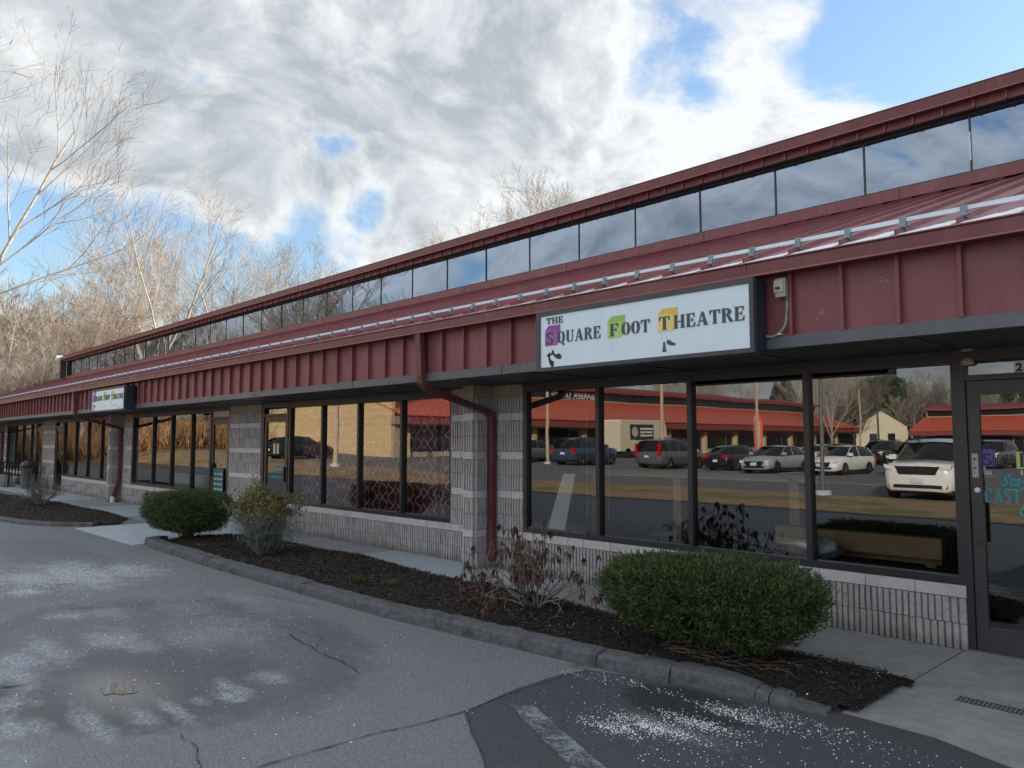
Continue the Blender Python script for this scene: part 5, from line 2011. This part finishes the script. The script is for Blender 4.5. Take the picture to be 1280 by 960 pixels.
# woods on the far side of the lane (seen mirrored in the glass)
r2 = random.Random(77)
sp_ = []
i = 0
for x_, y_ in [(-70 - 7 * (j % 4) - r2.uniform(0, 4), -3 - 4.6 * j) for j in range(15)] + [(-94 - r2.uniform(0, 8), 4 - 7 * j) for j in range(9)]:
    tree(['dense1', 'dense2'][i % 2], x_, y_, r2.uniform(17, 23), r2.uniform(0, 6.28), 'brown bare tree in the sunlit wood at the end of the lane', 'bare trees at the end of the lane')
    sp_.append((x_, y_, 3.0))
    i += 1
for x_, y_, sc__, rz in [(-66, -9.5, 13, .5), (-69, -14, 12, 2.), (-64, -6.5, 11, 4.)]:
    tree('birch', x_, y_, sc__, rz, {13: 'tallest pale barked leaning tree at the edge of the lane wood', 12: 'pale barked leaning tree farthest from the shops at the lane wood', 11: 'shortest pale barked leaning tree, nearest the shops at the lane wood'}[sc__], name='birch_tree', tilt=.22)
brush('undergrowth', 'brown undergrowth along the sunlit wood at the end of the lane', sp_ + [(-67, -4 - 3 * j, 1.6) for j in range(14)], 30000, .5, 1.7, mat('russet_brush', (0.40, 0.235, 0.12), .9, .35, 1.0), 6)


# evergreens and woods behind the opposite shops
def evergreen(x_, y_, h_, r_, seed, label, conical=True):
    t_ = thing('evergreen_tree', label, 'tree', (x_, y_, H(x_, y_) - .05))
    MB().tube([(0, 0, 0), (0, 0, h_ * .9)], h_ * .018, .03, 7).build('trunk', M_bark2, t_)
    rg_ = np.random.default_rng(seed)
    n_ = 7000
    zz = rg_.uniform(.10, 1, n_)
    an = rg_.uniform(0, 6.28, n_)
    prof_ = (1 - zz) ** .8 if conical else np.sqrt(np.clip(1 - (zz * 1.9 - .95) ** 2, 0, 1))
    rad = r_ * prof_ * (.35 + .65 * rg_.uniform(0, 1, n_) ** .5) * (1 + .28 * np.sin(an * 5 + zz * 31) + .15 * np.sin(an * 9 - zz * 50))
    P = np.stack([np.cos(an) * rad, np.sin(an) * rad, zz * h_ + rg_.normal(0, .15, n_)], 1)
    N_ = np.stack([np.cos(an), np.sin(an), np.full(n_, .1)], 1)
    leaves('crown', P, N_, h_ * .055, h_ * .018, M_needle, t_, seed, .6, .1)


def mpt(px_, dist):
    """mirror of polar() in the glass plane"""
    x_, y_ = polar(px_, dist)
    return x_, 2 * GY - y_


for i, (px_, ds, h_, r_, c_) in enumerate([(1108, 175, 15, 6.5, False), (1092, 168, 13, 5, False), (1125, 180, 12.5, 6, False), (985, 150, 14, 3.4, True), (972, 150, 12, 3, True), (1225, 170, 12, 6, False), (1260, 175, 13, 7, False), (1145, 185, 11, 5, False)]):
    x_, y_ = mpt(px_, ds)
    evergreen(x_, y_, h_, r_, 60 + i, ['rounded dark evergreen behind the cream house', 'smaller dark evergreen touching the cream house tree', 'broad evergreen right of the cream house',
                                       'pointed conifer over the long red roof', 'shorter pointed conifer beside the taller one', 'dark tree over the farther red roof', 'widest dark tree over the farther red roof',
                                       'low evergreen left of the farther red roof'][i], c_)
for i in range(22):
    px_ = [880, 900, 860, 915, 1035, 1050, 1060, 1028, 1075, 1010, 1140, 1160, 840, 820, 1180, 1200, 700, 740, 780, 640, 560, 1245][i]
    ds = 135 + 9 * (i % 4)
    x_, y_ = mpt(px_, ds)
    tree(['tall1', 'dense2', 'dense1'][i % 3], x_, y_, r2.uniform(13, 18), r2.uniform(0, 6.28), 'bare tree behind the opposite shops, seen mirrored in the glass', 'bare trees behind the opposite shops')
x_, y_ = mpt(1040, 96)
tree('tall2', x_, y_, 13.5, 1.0, 'tall bare tree at the end of the long opposite roof')


# ================================================================== OPPOSITE SHOPS
def far_shop(label, origin, rz, L, endwall=False, zb=0.0):
    s_ = thing('shop_building', label, 'building', origin, rz)
    MB().prism([(0, -0.5), (0, 3.0), (5.2, 5.2), (5.2, 6.3), (18, 6.3), (18, -0.5)], -L, -0.3).build('wall', mat('block_wall_far', (0.33, 0.28, 0.22), .9, .1, 2), s_)
    MB().prism([(-1.35, 3.05), (5.15, 5.22), (5.15, 5.26), (-1.35, 3.12)], -L - .2, 0.1).build('roof', M_redfar, s_)
    MB().box(-L, 0.0, -1.22, -1.17, 2.45, 3.06).build('fascia', M_redfar2, s_)
    b_ = MB()
    x_ = -L + .3
    while x_ < 0:
        b_.box(x_, x_ + .04, -1.26, -1.221, 2.5, 3.0)
        x_ += .8
    tag(b_.build('fascia_ribs', M_redfar2, s_), kind='stuff')
    MB().box(-L, 0, -1.16, -0.005, 2.38, 2.45).build('soffit', M_soffit, s_)
    MB().box(-L + .5, -.5, 5.12, 5.19, 5.45, 6.15).build('clerestory', M_glassfar, s_)
    MB().prism([(4.6, 6.2), (4.6, 6.55), (9, 7.3), (18, 6.0), (18, 5.9)], -L, -.05).build('upper_roof', M_redfar2, s_)
    x_ = -1.2
    i_ = 0
    while x_ > -L + 4:
        MB().box(x_ - 4.6, x_ - .5, -.03, -.003, .5, 2.3).build('window', M_glassfar, s_)
        MB().box(x_ - .35, x_ + .15, -.28, -.002, 0.0, 2.36).build('pier', M_beige, s_)
        MB().box(x_ - 5.9, x_ - 4.75, -.04, -.003, .02, 2.15).build('door', M_glassfar, s_)
        x_ -= 6.5
        i_ += 1
    return s_


opp = far_shop('long sunlit shop row with orange red roof across the car park, mirrored in the windows', (-45.8, -24.6, .45), R(90), 78)
# end wall of pale block courses
z_ = -.3
i = 0
while z_ < 6.3:
    MB().box(-0.32, 0.0, -0.02, 24.5, z_, z_ + .405).build('course', M_beige, opp)
    MB().box(-0.32, 0.022, -0.022, 24.5, z_ + .406, z_ + .500).build('band', M_beige2, opp)
    z_ += .506
bftext('BARBER SALON', .92, (0, 0, 0), M_white, None)
sg_ = bpy.data.objects[-1] if False else [o for o in COL.objects if o.name.startswith('lettering') and o.parent is None][-1]
sg_.name = 'roof_lettering'
sg_.parent = opp
sg_.location = (-28.4, 5.05, 5.42)
far_shop('farthest shop row behind the cars, its red roof mirrored beside the theatre door', (-40.5, -111, .0), R(180), 90)
# cream house
hx, hy = mpt(1100, 150)
hs = thing('house', 'small cream gabled house between the two opposite shop rows, mirrored in the glass', 'house', (hx, hy, 0), R(155))
MB().prism([(-4, 0), (-4, 4.2), (0, 7.0), (4, 4.2), (4, 0)], -4.5, 4.5, 'y').build('wall', M_houseyel, hs)
MB().prism([(-4.5, 3.95), (0, 7.1), (4.5, 3.95), (4.5, 4.15), (0, 7.35), (-4.5, 4.15)], -5, 5, 'y').build('roof', mat('shingle_grey', (.12, .12, .12), .9), hs)
for x_ in (-2, 0.8):
    MB().box(x_, x_ + 1.1, -4.55, -4.505, 1.4, 2.9).build('window', M_glassfar, hs)


# ---- lamp posts and poles
def pole(px_, ds, h_, r_, label, m=M_polewood, head=False, xy=None):
    x_, y_ = xy or mpt(px_, ds)
    p_ = thing('lamp_post', label, 'lamp post', (x_, y_, H(x_, y_) - .02))
    MB().tube([(0, 0, 0.0), (0, 0, h_)], r_, r_ * .8, 8).build('post', m, p_)
    MB().lathe([(.26, 0), (.25, .10), (.22, .15)], n=14).build('footing', M_concl, p_)
    if head:
        MB().box(-.08, .9, -.12, .12, h_ - .05, h_ + .08).build('lamp_head', M_black, p_)
    return p_


pole(1027, 26.2, 6.9, .065, 'pale post on the grass strip near the white sedan, mirrored in the last near pane', M_band)
pole(420, 44, 6.5, .14, 'pale thick post on the strip before the beige wall, mirrored beside the lattice curtain')
pole(684, 50, 7.4, .12, 'pale post in the car park, mirrored in the leftmost near pane')
pole(828, 50, 7.2, .12, 'pale post in the car park, mirrored in the second near pane')
pole(948, 56, 7.5, .12, 'pale post in the car park behind the red banner, mirrored in the third near pane')
pole(1098, 95, 9.5, .12, 'tall dark street lamp before the cream house, mirrored right of the last mullion', M_frame, True)
pole(1076, 110, 8.5, .14, 'wooden utility pole left of the cream house, mirrored in the last near pane')


# ================================================================== CARS
def car_parts(kind, paint_m):
    """returns dict of meshes; car points to +Y, origin on the ground at its centre"""
    if kind == 'suv':
        L, W, Hh, belt, hood, nose, z0 = 4.80, 1.93, 1.74, 1.10, 1.10, .97, .24
        gh = [(1.22, 1.10), (0.50, 1.64), (-0.2, 1.74), (-1.4, 1.72), (-2.0, 1.64), (-2.32, 1.12)]
    elif kind == 'van':
        L, W, Hh, belt, hood, nose, z0 = 5.05, 1.98, 1.76, 1.08, 1.06, .78, .22
        gh = [(1.55, 1.06), (0.65, 1.64), (-0.2, 1.76), (-1.7, 1.74), (-2.25, 1.66), (-2.48, 1.08)]
    elif kind == 'hatch':
        L, W, Hh, belt, hood, nose, z0 = 4.45, 1.78, 1.46, .92, .92, .66, .20
        gh = [(1.05, .92), (0.25, 1.40), (-0.3, 1.46), (-1.1, 1.42), (-1.6, 1.34), (-2.05, .98)]
    else:
        L, W, Hh, belt, hood, nose, z0 = 4.80, 1.84, 1.46, .93, .90, .66, .20
        gh = [(1.05, .92), (0.25, 1.40), (-0.3, 1.46), (-1.0, 1.42), (-1.35, 1.33), (-1.95, .98)]
    h = L / 2
    big_ = kind in ('suv', 'van')
    boxy = kind in ('suv', 'van', 'hatch')
    # lower body stations: (y, half width, z bottom, z top)
    st = [(h, .74 * W / 2, z0 + .08, nose - .12), (h - .05, .88 * W / 2, z0 + .02, nose - .01), (h - .22, .95 * W / 2, z0, nose + .07), (h - .55, .97 * W / 2, z0, hood - .05),
          (gh[0][0] + .1, .99 * W / 2, z0, hood), (0.6, W / 2, z0, belt), (-0.6, W / 2, z0, belt + .01), (gh[-1][0] + .35, .99 * W / 2, z0, belt + .03),
          (-h + (.30 if boxy else .35), .97 * W / 2, z0, belt + (.02 if boxy else .02)), (-h + .08, .92 * W / 2, z0 + .06, belt - (.06 if boxy else .02)), (-h, .80 * W / 2, z0 + .14, belt - .22)]
    b_ = MB()
    m_ = 11
    for (y, wv, zb, zt) in st:
        zm = zb + (zt - zb) * .55
        ring_ = [(-wv * .86, zb), (-wv * .98, zb + .10), (-wv, zm), (-wv * .97, zt - .10), (-wv * .88, zt - .015), (0, zt + .025), (wv * .88, zt - .015), (wv * .97, zt - .10), (wv, zm), (wv * .98, zb + .10), (wv * .86, zb)]
        b_.v += [(x_, y, z_) for x_, z_ in ring_]
    for i_ in range(len(st) - 1):
        for j in range(m_):
            a_, c_ = i_ * m_ + j, i_ * m_ + (j + 1) % m_
            b_.f.append((a_, c_, c_ + m_, a_ + m_))
    b_.f.append(tuple(reversed(range(m_))))
    b_.f.append(tuple((len(st) - 1) * m_ + j for j in range(m_)))
    out = {'body': b_.mesh('body', paint_m, True)}
    # greenhouse
    g_ = MB()
    rf = MB()
    wb, wr = W / 2 * .90, W / 2 * .70
    for (y, z_) in gh:
        f_ = (z_ - belt) / (Hh - belt)
        wt = wb + (wr - wb) * max(0, f_)
        g_.v += [(-wb, y if z_ > belt + .2 else y, belt - .04), (-wt, y, z_ - .03), (0, y, z_ + .0), (wt, y, z_ - .03), (wb, y, belt - .04)]
    for i_ in range(len(gh) - 1):
        for j in range(4):
            a_ = i_ * 5 + j
            g_.f.append((a_, a_ + 1, a_ + 6, a_ + 5))
    out['windows'] = g_.mesh('windows', M_carglass, True)
    tops = gh[1:-1]
    for (y, z_) in tops:
        f_ = (z_ - belt) / (Hh - belt)
        wt = wb + (wr - wb) * f_
        rf.v += [(-wt * 1.015, y, z_ - .065), (-wt * .99, y, z_ - .012), (0, y, z_ + .014), (wt * .99, y, z_ - .012), (wt * 1.015, y, z_ - .065)]
    for i_ in range(len(tops) - 1):
        for j in range(4):
            a_ = i_ * 5 + j
            rf.f.append((a_, a_ + 1, a_ + 6, a_ + 5))
    # pillars
    for sx in (-1, 1):
        for (ya, za, yb, zb_) in ((gh[0][0], belt, gh[1][0], gh[1][1] - .03), (-0.42, belt, -0.38, Hh - .05), (gh[-1][0], belt, gh[-2][0], gh[-2][1] - .04)) + (((-1.45, belt, -1.35, Hh - .07),) if big_ else ()):
            def wz(z_):
                return wb + (wr - wb) * max(0, (z_ - belt) / (Hh - belt)) + .006
            wd_ = .045
            rf.poly([(sx * wz(za), ya - wd_, za - .03), (sx * wz(za), ya + wd_, za - .03), (sx * wz(zb_), yb + wd_, zb_), (sx * wz(zb_), yb - wd_, zb_)])
    out['roof'] = rf.mesh('roof', paint_m, True)
    wy = (h - .92, -h + .98)
    rw = .36 if big_ else .32
    tyre = MB().lathe([(rw * .66, -.11), (rw * .96, -.11), (rw, -.07), (rw, .07), (rw * .96, .11), (rw * .66, .11)], n=20, axis='x').mesh('tyre', M_rubber, True)
    rim = MB()
    rim.lathe([(rw * .66, -.1), (rw * .64, .085), (rw * .58, .07), (.05, .055)], n=20, axis='x')
    for k__ in range(5):
        a_ = 2 * math.pi * k__ / 5
        rim.tube([(.085, .03 * math.cos(a_), .03 * math.sin(a_)), (.095, rw * .6 * math.cos(a_), rw * .6 * math.sin(a_))], .035, .03, 4)
    rimm = rim.mesh('rim', M_rim)
    arch = MB().lathe([(rw + .075, -.10), (rw + .075, .02), (rw + .02, .022), (rw + .02, -.1)], n=24, axis='x').mesh('wheel_arch', M_black)
    out['wheels'] = [(sx, wy_, rw) for sx in (-1, 1) for wy_ in wy]
    out['tyre'], out['rim'], out['wheel_arch'] = tyre, rimm, arch
    out['dims'] = (L, W, Hh, belt, hood, nose, z0, h)
    return out


def car(kind, paint_m, x, y, rz, label, extras=True):
    d = car_parts(kind, paint_m)
    L, W, Hh, belt, hood, nose, z0, h = d['dims']
    c_ = thing('parked_car', label, 'car', (x, y, H(x, y) - .015), rz)
    link('body', d['body'], c_)
    link('windows', d['windows'], c_)
    link('roof', d['roof'], c_)
    for sx, wy, rw in d['wheels']:
        wl = link('wheel', d['tyre'], c_, (sx * (W / 2 - .10), wy, rw))
        r_ = link('rim', d['rim'], wl)
        link('wheel_arch', d['wheel_arch'], wl, (0, 0, 0))
        if sx < 0:
            wl.rotation_euler = (0, 0, math.pi)
    hw = W / 2
    for sx in (-1, 1):
        MB().prism([(sx * hw * .62, nose - .13), (sx * hw * .88, nose - .09), (sx * hw * .92, nose + .03), (sx * hw * .63, nose - .02)][::sx], h - .32, (h + .012 if kind in ('suv', 'van') else h - .030), 'y').build('headlight', M_head, c_)
        MB().box(*sorted((sx * hw * .50, sx * hw * .80)), h - .20, h - .02, z0 + .12, z0 + .20).build('fog_lamp', M_black, c_)
        if kind in ('suv', 'van', 'hatch'):
            MB().box(*sorted((sx * hw * .72, sx * hw * .93)), -h + .00, -h + .20, belt - .32, belt + .03).build('tail_light', M_tail, c_)
            if kind == 'van':
                MB().box(*sorted((sx * hw * .80, sx * hw * .93)), -h - .01, -h + .18, belt + .0, belt + .42).build('tail_light', M_tail, c_)
        else:
            MB().box(*sorted((sx * hw * .50, sx * hw * .93)), -h + .00, -h + .18, belt - .20, belt - .05).build('tail_light', M_tail, c_)
        MB().box(*sorted((sx * hw * .96, sx * (hw + .17))), .80, .92, belt + .02, belt + .17).build('mirror', paint_m, c_)
    MB().prism([(-hw * .60, nose - .02), (-hw * .50, nose - .25), (hw * .50, nose - .25), (hw * .60, nose - .02)], h - .06, h + .012, 'y').build('grille', M_black, c_)
    MB().box(-hw * .66, hw * .66, h - .05, h + .008, z0 + .10, z0 + .20).build('lower_grille', M_black, c_)
    MB().box(-.17, .17, h + .012, h + .04, z0 + .24, z0 + .38).build('number_plate', M_plate, c_)
    MB().box(-.16, .16, -h - .02, -h + .02, belt - .42, belt - .28).build('number_plate', M_plate, c_)
    MB().box(-hw * .9, hw * .9, -h + .25, h - .25, z0 - .06, z0 + .04).build('underside', M_black, c_)
    if kind == 'suv':
        for sx in (-1, 1):
            MB().box(sx * .60 - .02, sx * .60 + .02, -1.7, .2, Hh + .0, Hh + .045).build('roof_rail', M_black, c_)
    return c_


car('suv', P_white, -8.25, -19.0, R(-5), 'white SUV with black grille facing the shops, nearest of the mirrored cars')
car('hatch', P_white, -17.2, -32.8, R(3), 'white sedan facing the shops, mirrored left of the white SUV')
car('sedan', P_silver, -20.9, -33.0, R(0), 'silver grey sedan facing the shops, mirrored beside the white sedan')
car('suv', P_black, -13.6, -33.9, R(0), 'black SUV mirrored between the two white cars')
car('van', P_grey, -28.2, -33.6, R(180), 'dark minivan with tall red tail lights, mirrored in the second near pane')
car('suv', P_blue, -33.2, -31.2, R(176), 'dark blue SUV seen from behind, mirrored in the leftmost near pane')
car('sedan', P_grey, -37.6, -30.8, R(180), 'grey car with red tail lights mirrored at the left jamb of the near window')
car('sedan', P_black, -24.6, -35.2, R(180), 'dark low sedan mirrored between the minivan and the red banner')
car('hatch', P_white, -31.6, -38.6, R(0), 'white small car partly hidden behind the dark minivan')
car('hatch', P_black, -46.5, -17.9, R(176), 'black car parked side on before the beige block wall, mirrored by the lattice curtain')
for i, (x_, y_, kd, pm, lb) in enumerate([
        (-14.5, -49, 'suv', P_grey, 'grey SUV in the second row behind the black one'), (-18, -50, 'sedan', P_red, 'dark red sedan in the second row'),
        (-22, -51, 'suv', P_black, 'black SUV in the second row near the red banner'), (-26, -50, 'sedan', P_silver, 'silver car in the second row'),
        (-36.5, -45, 'suv', P_black, 'black SUV beside the food truck'), (-10, -52, 'sedan', P_blue, 'dark blue sedan in the second row, right end'),
        (-6, -50, 'van', P_grey, 'grey minivan in the second row behind the white SUV'), (-2.5, -36, 'suv', P_black, 'black SUV mirrored in the theatre door glass'),
        (-30, -62, 'sedan', P_red, 'red sedan far off before the long shop row'), (-24, -70, 'suv', P_grey, 'distant grey SUV, farthest of the row')]):
    car(kd, pm, x_, y_, R(180 if i % 2 else 0), lb)

# food truck
ft = thing('food_truck', 'cream box truck with a dark lettered side panel parked before the opposite shops', 'truck', (-41.0, -46.5, H(-41, -46.5)), R(-90))
MB().prism([(-3.2, .55), (-3.2, 3.1), (3.0, 3.1), (3.25, 2.6), (3.4, 1.6), (3.45, .6)], -1.1, 1.1, 'y').build('body', P_cream, ft)
MB().box(-3.2, 3.0, -1.14, 1.14, 3.10, 3.18).build('roof', M_white, ft)
for sy in (-1, 1):
    MB().box(-1.9, 1.4, min(sy * 1.102, sy * 1.13), max(sy * 1.102, sy * 1.13), 1.5, 2.8).build('side_panel', mat('truck_panel_brown', (.05, .045, .04), .5), ft)
    b = MB()
    for r_ in range(3):
        x_ = -.5
        while x_ < 1.2:
            ww = rng.uniform(.08, .16)
            b.box(x_, x_ + ww, min(sy * 1.131, sy * 1.14), max(sy * 1.131, sy * 1.14), 2.35 - r_ * .28, 2.50 - r_ * .28)
            x_ += ww + .05
    b.build('lettering', M_white, ft)
    MB().lathe([(.42, 0), (.42, .012)], (-1.25, sy * 1.131 - (.012 if sy < 0 else 0), 2.15), 16, 'y').build('emblem', MATS['box_cover'], ft)
    for x_ in (-2.2, 2.2):
        wl = MB().lathe([(.2, -.12), (.40, -.12), (.40, .12), (.2, .12)], (x_, sy * .98, .40), 16, 'y').build('wheel', M_rubber, ft)
MB().box(3.30, 3.42, -.9, .9, 1.65, 2.5).build('windscreen', M_carglass, ft)
# feather banner
fx, fy = mpt(943, 62)
fb = thing('feather_banner', 'tall red feather banner with pale lettering on a thin pole in the car park', 'banner', (fx, fy, H(fx, fy)), R(-29))
MB().tube([(0, 0, 0), (0, 0, 3.0), (.10, 0, 3.5), (.38, 0, 3.75)], .025, .012, 6).build('pole', M_white, fb)
b = MB().prism([(.03, .9), (.62, 1.15), (.68, 2.9), (.50, 3.6), (.12, 3.5), (.04, 3.0)], -.008, .008, 'y')
b.build('flag', mat('banner_red', (.60, .05, .05), .6), fb)
b = MB()
for i in range(7):
    b.box(.22, .46, -.0125, -.0085, 1.45 + i * .25, 1.58 + i * .25)
    b.box(.22, .46, .0085, .0125, 1.45 + i * .25, 1.58 + i * .25)
b.build('lettering', M_white, fb)
MB().lathe([(.35, 0), (.33, .05), (.05, .08)], n=12).build('base', M_black, fb)

# parking stall lines
for x_ in np.arange(-40, 12, 2.9):
    MB_ = MB().box(x_, x_ + .1, -36.0, -30.6, H(x_, -33) - .018, H(x_, -33) - .014)
    tag(MB_.build('parking_line', M_stall), 'white painted parking stall line in the car park', kind='structure')
o = MB().box(-40, 12, -24.2, -24.1, -.018, -.014).build('parking_line', M_stall)
tag(o, 'long white line along the near side of the car park', kind='structure')

# ================================================================== PATIO BY THE FAR DOORS
def patio_chair(x, y, rz, label):
    c_ = thing('patio_chair', label, 'chair', (x, y, 0), rz)
    MB().box(-.23, .23, -.22, .22, .43, .46).build('seat', M_black, c_)
    b_ = MB()
    for i_ in range(5):
        b_.box(-.21 + i_ * .095, -.17 + i_ * .095, .20, .225, .48, .86)
    b_.box(-.23, .23, .195, .23, .86, .90)
    b_.build('backrest', M_black, c_)
    for sx in (-.2, .2):
        for sy in (-.19, .19):
            MB().tube([(sx, sy, .43), (sx * 1.12, sy * 1.12, 0)], .014, .014, 6).build('leg', M_black, c_)
    return c_


pt_ = thing('patio_table', 'small round dark patio table outside the far left windows', 'table', (-33.6, -.72, 0))
MB().lathe([(.38, .72), (.38, .75)], n=20).build('tabletop', M_black, pt_)
MB().tube([(0, 0, 0.03), (0, 0, .72)], .03, .03, 8).build('pedestal', M_black, pt_)
MB().lathe([(.25, 0), (.24, .03)], n=16).build('base', M_black, pt_)
patio_chair(-34.4, -.7, R(90), 'dark slatted patio chair on the far side of the little table')
patio_chair(-32.8, -.7, R(-90), 'dark slatted patio chair on the near side of the little table')
tc_ = thing('litter_bin', 'black litter bin standing by the block pier near the far left windows', 'bin', (-31.6, -.45, 0))
MB().lathe([(.24, 0), (.27, .75), (.27, .80)], n=16).build('body', M_black, tc_, True)
MB().lathe([(.29, .80), (.27, .92), (.10, .98)], n=16).build('lid', M_frame2, tc_, True)
pb = thing('planter_box', 'pale stone planter box beside the patio chairs', 'planter', (-35.6, -.5, 0))
MB().box(-.45, .45, -.22, .22, 0, .42).build('box', M_smooth, pb)
MB().box(-.41, .41, -.18, .18, .421, .44).build('soil', M_mulch, pb)
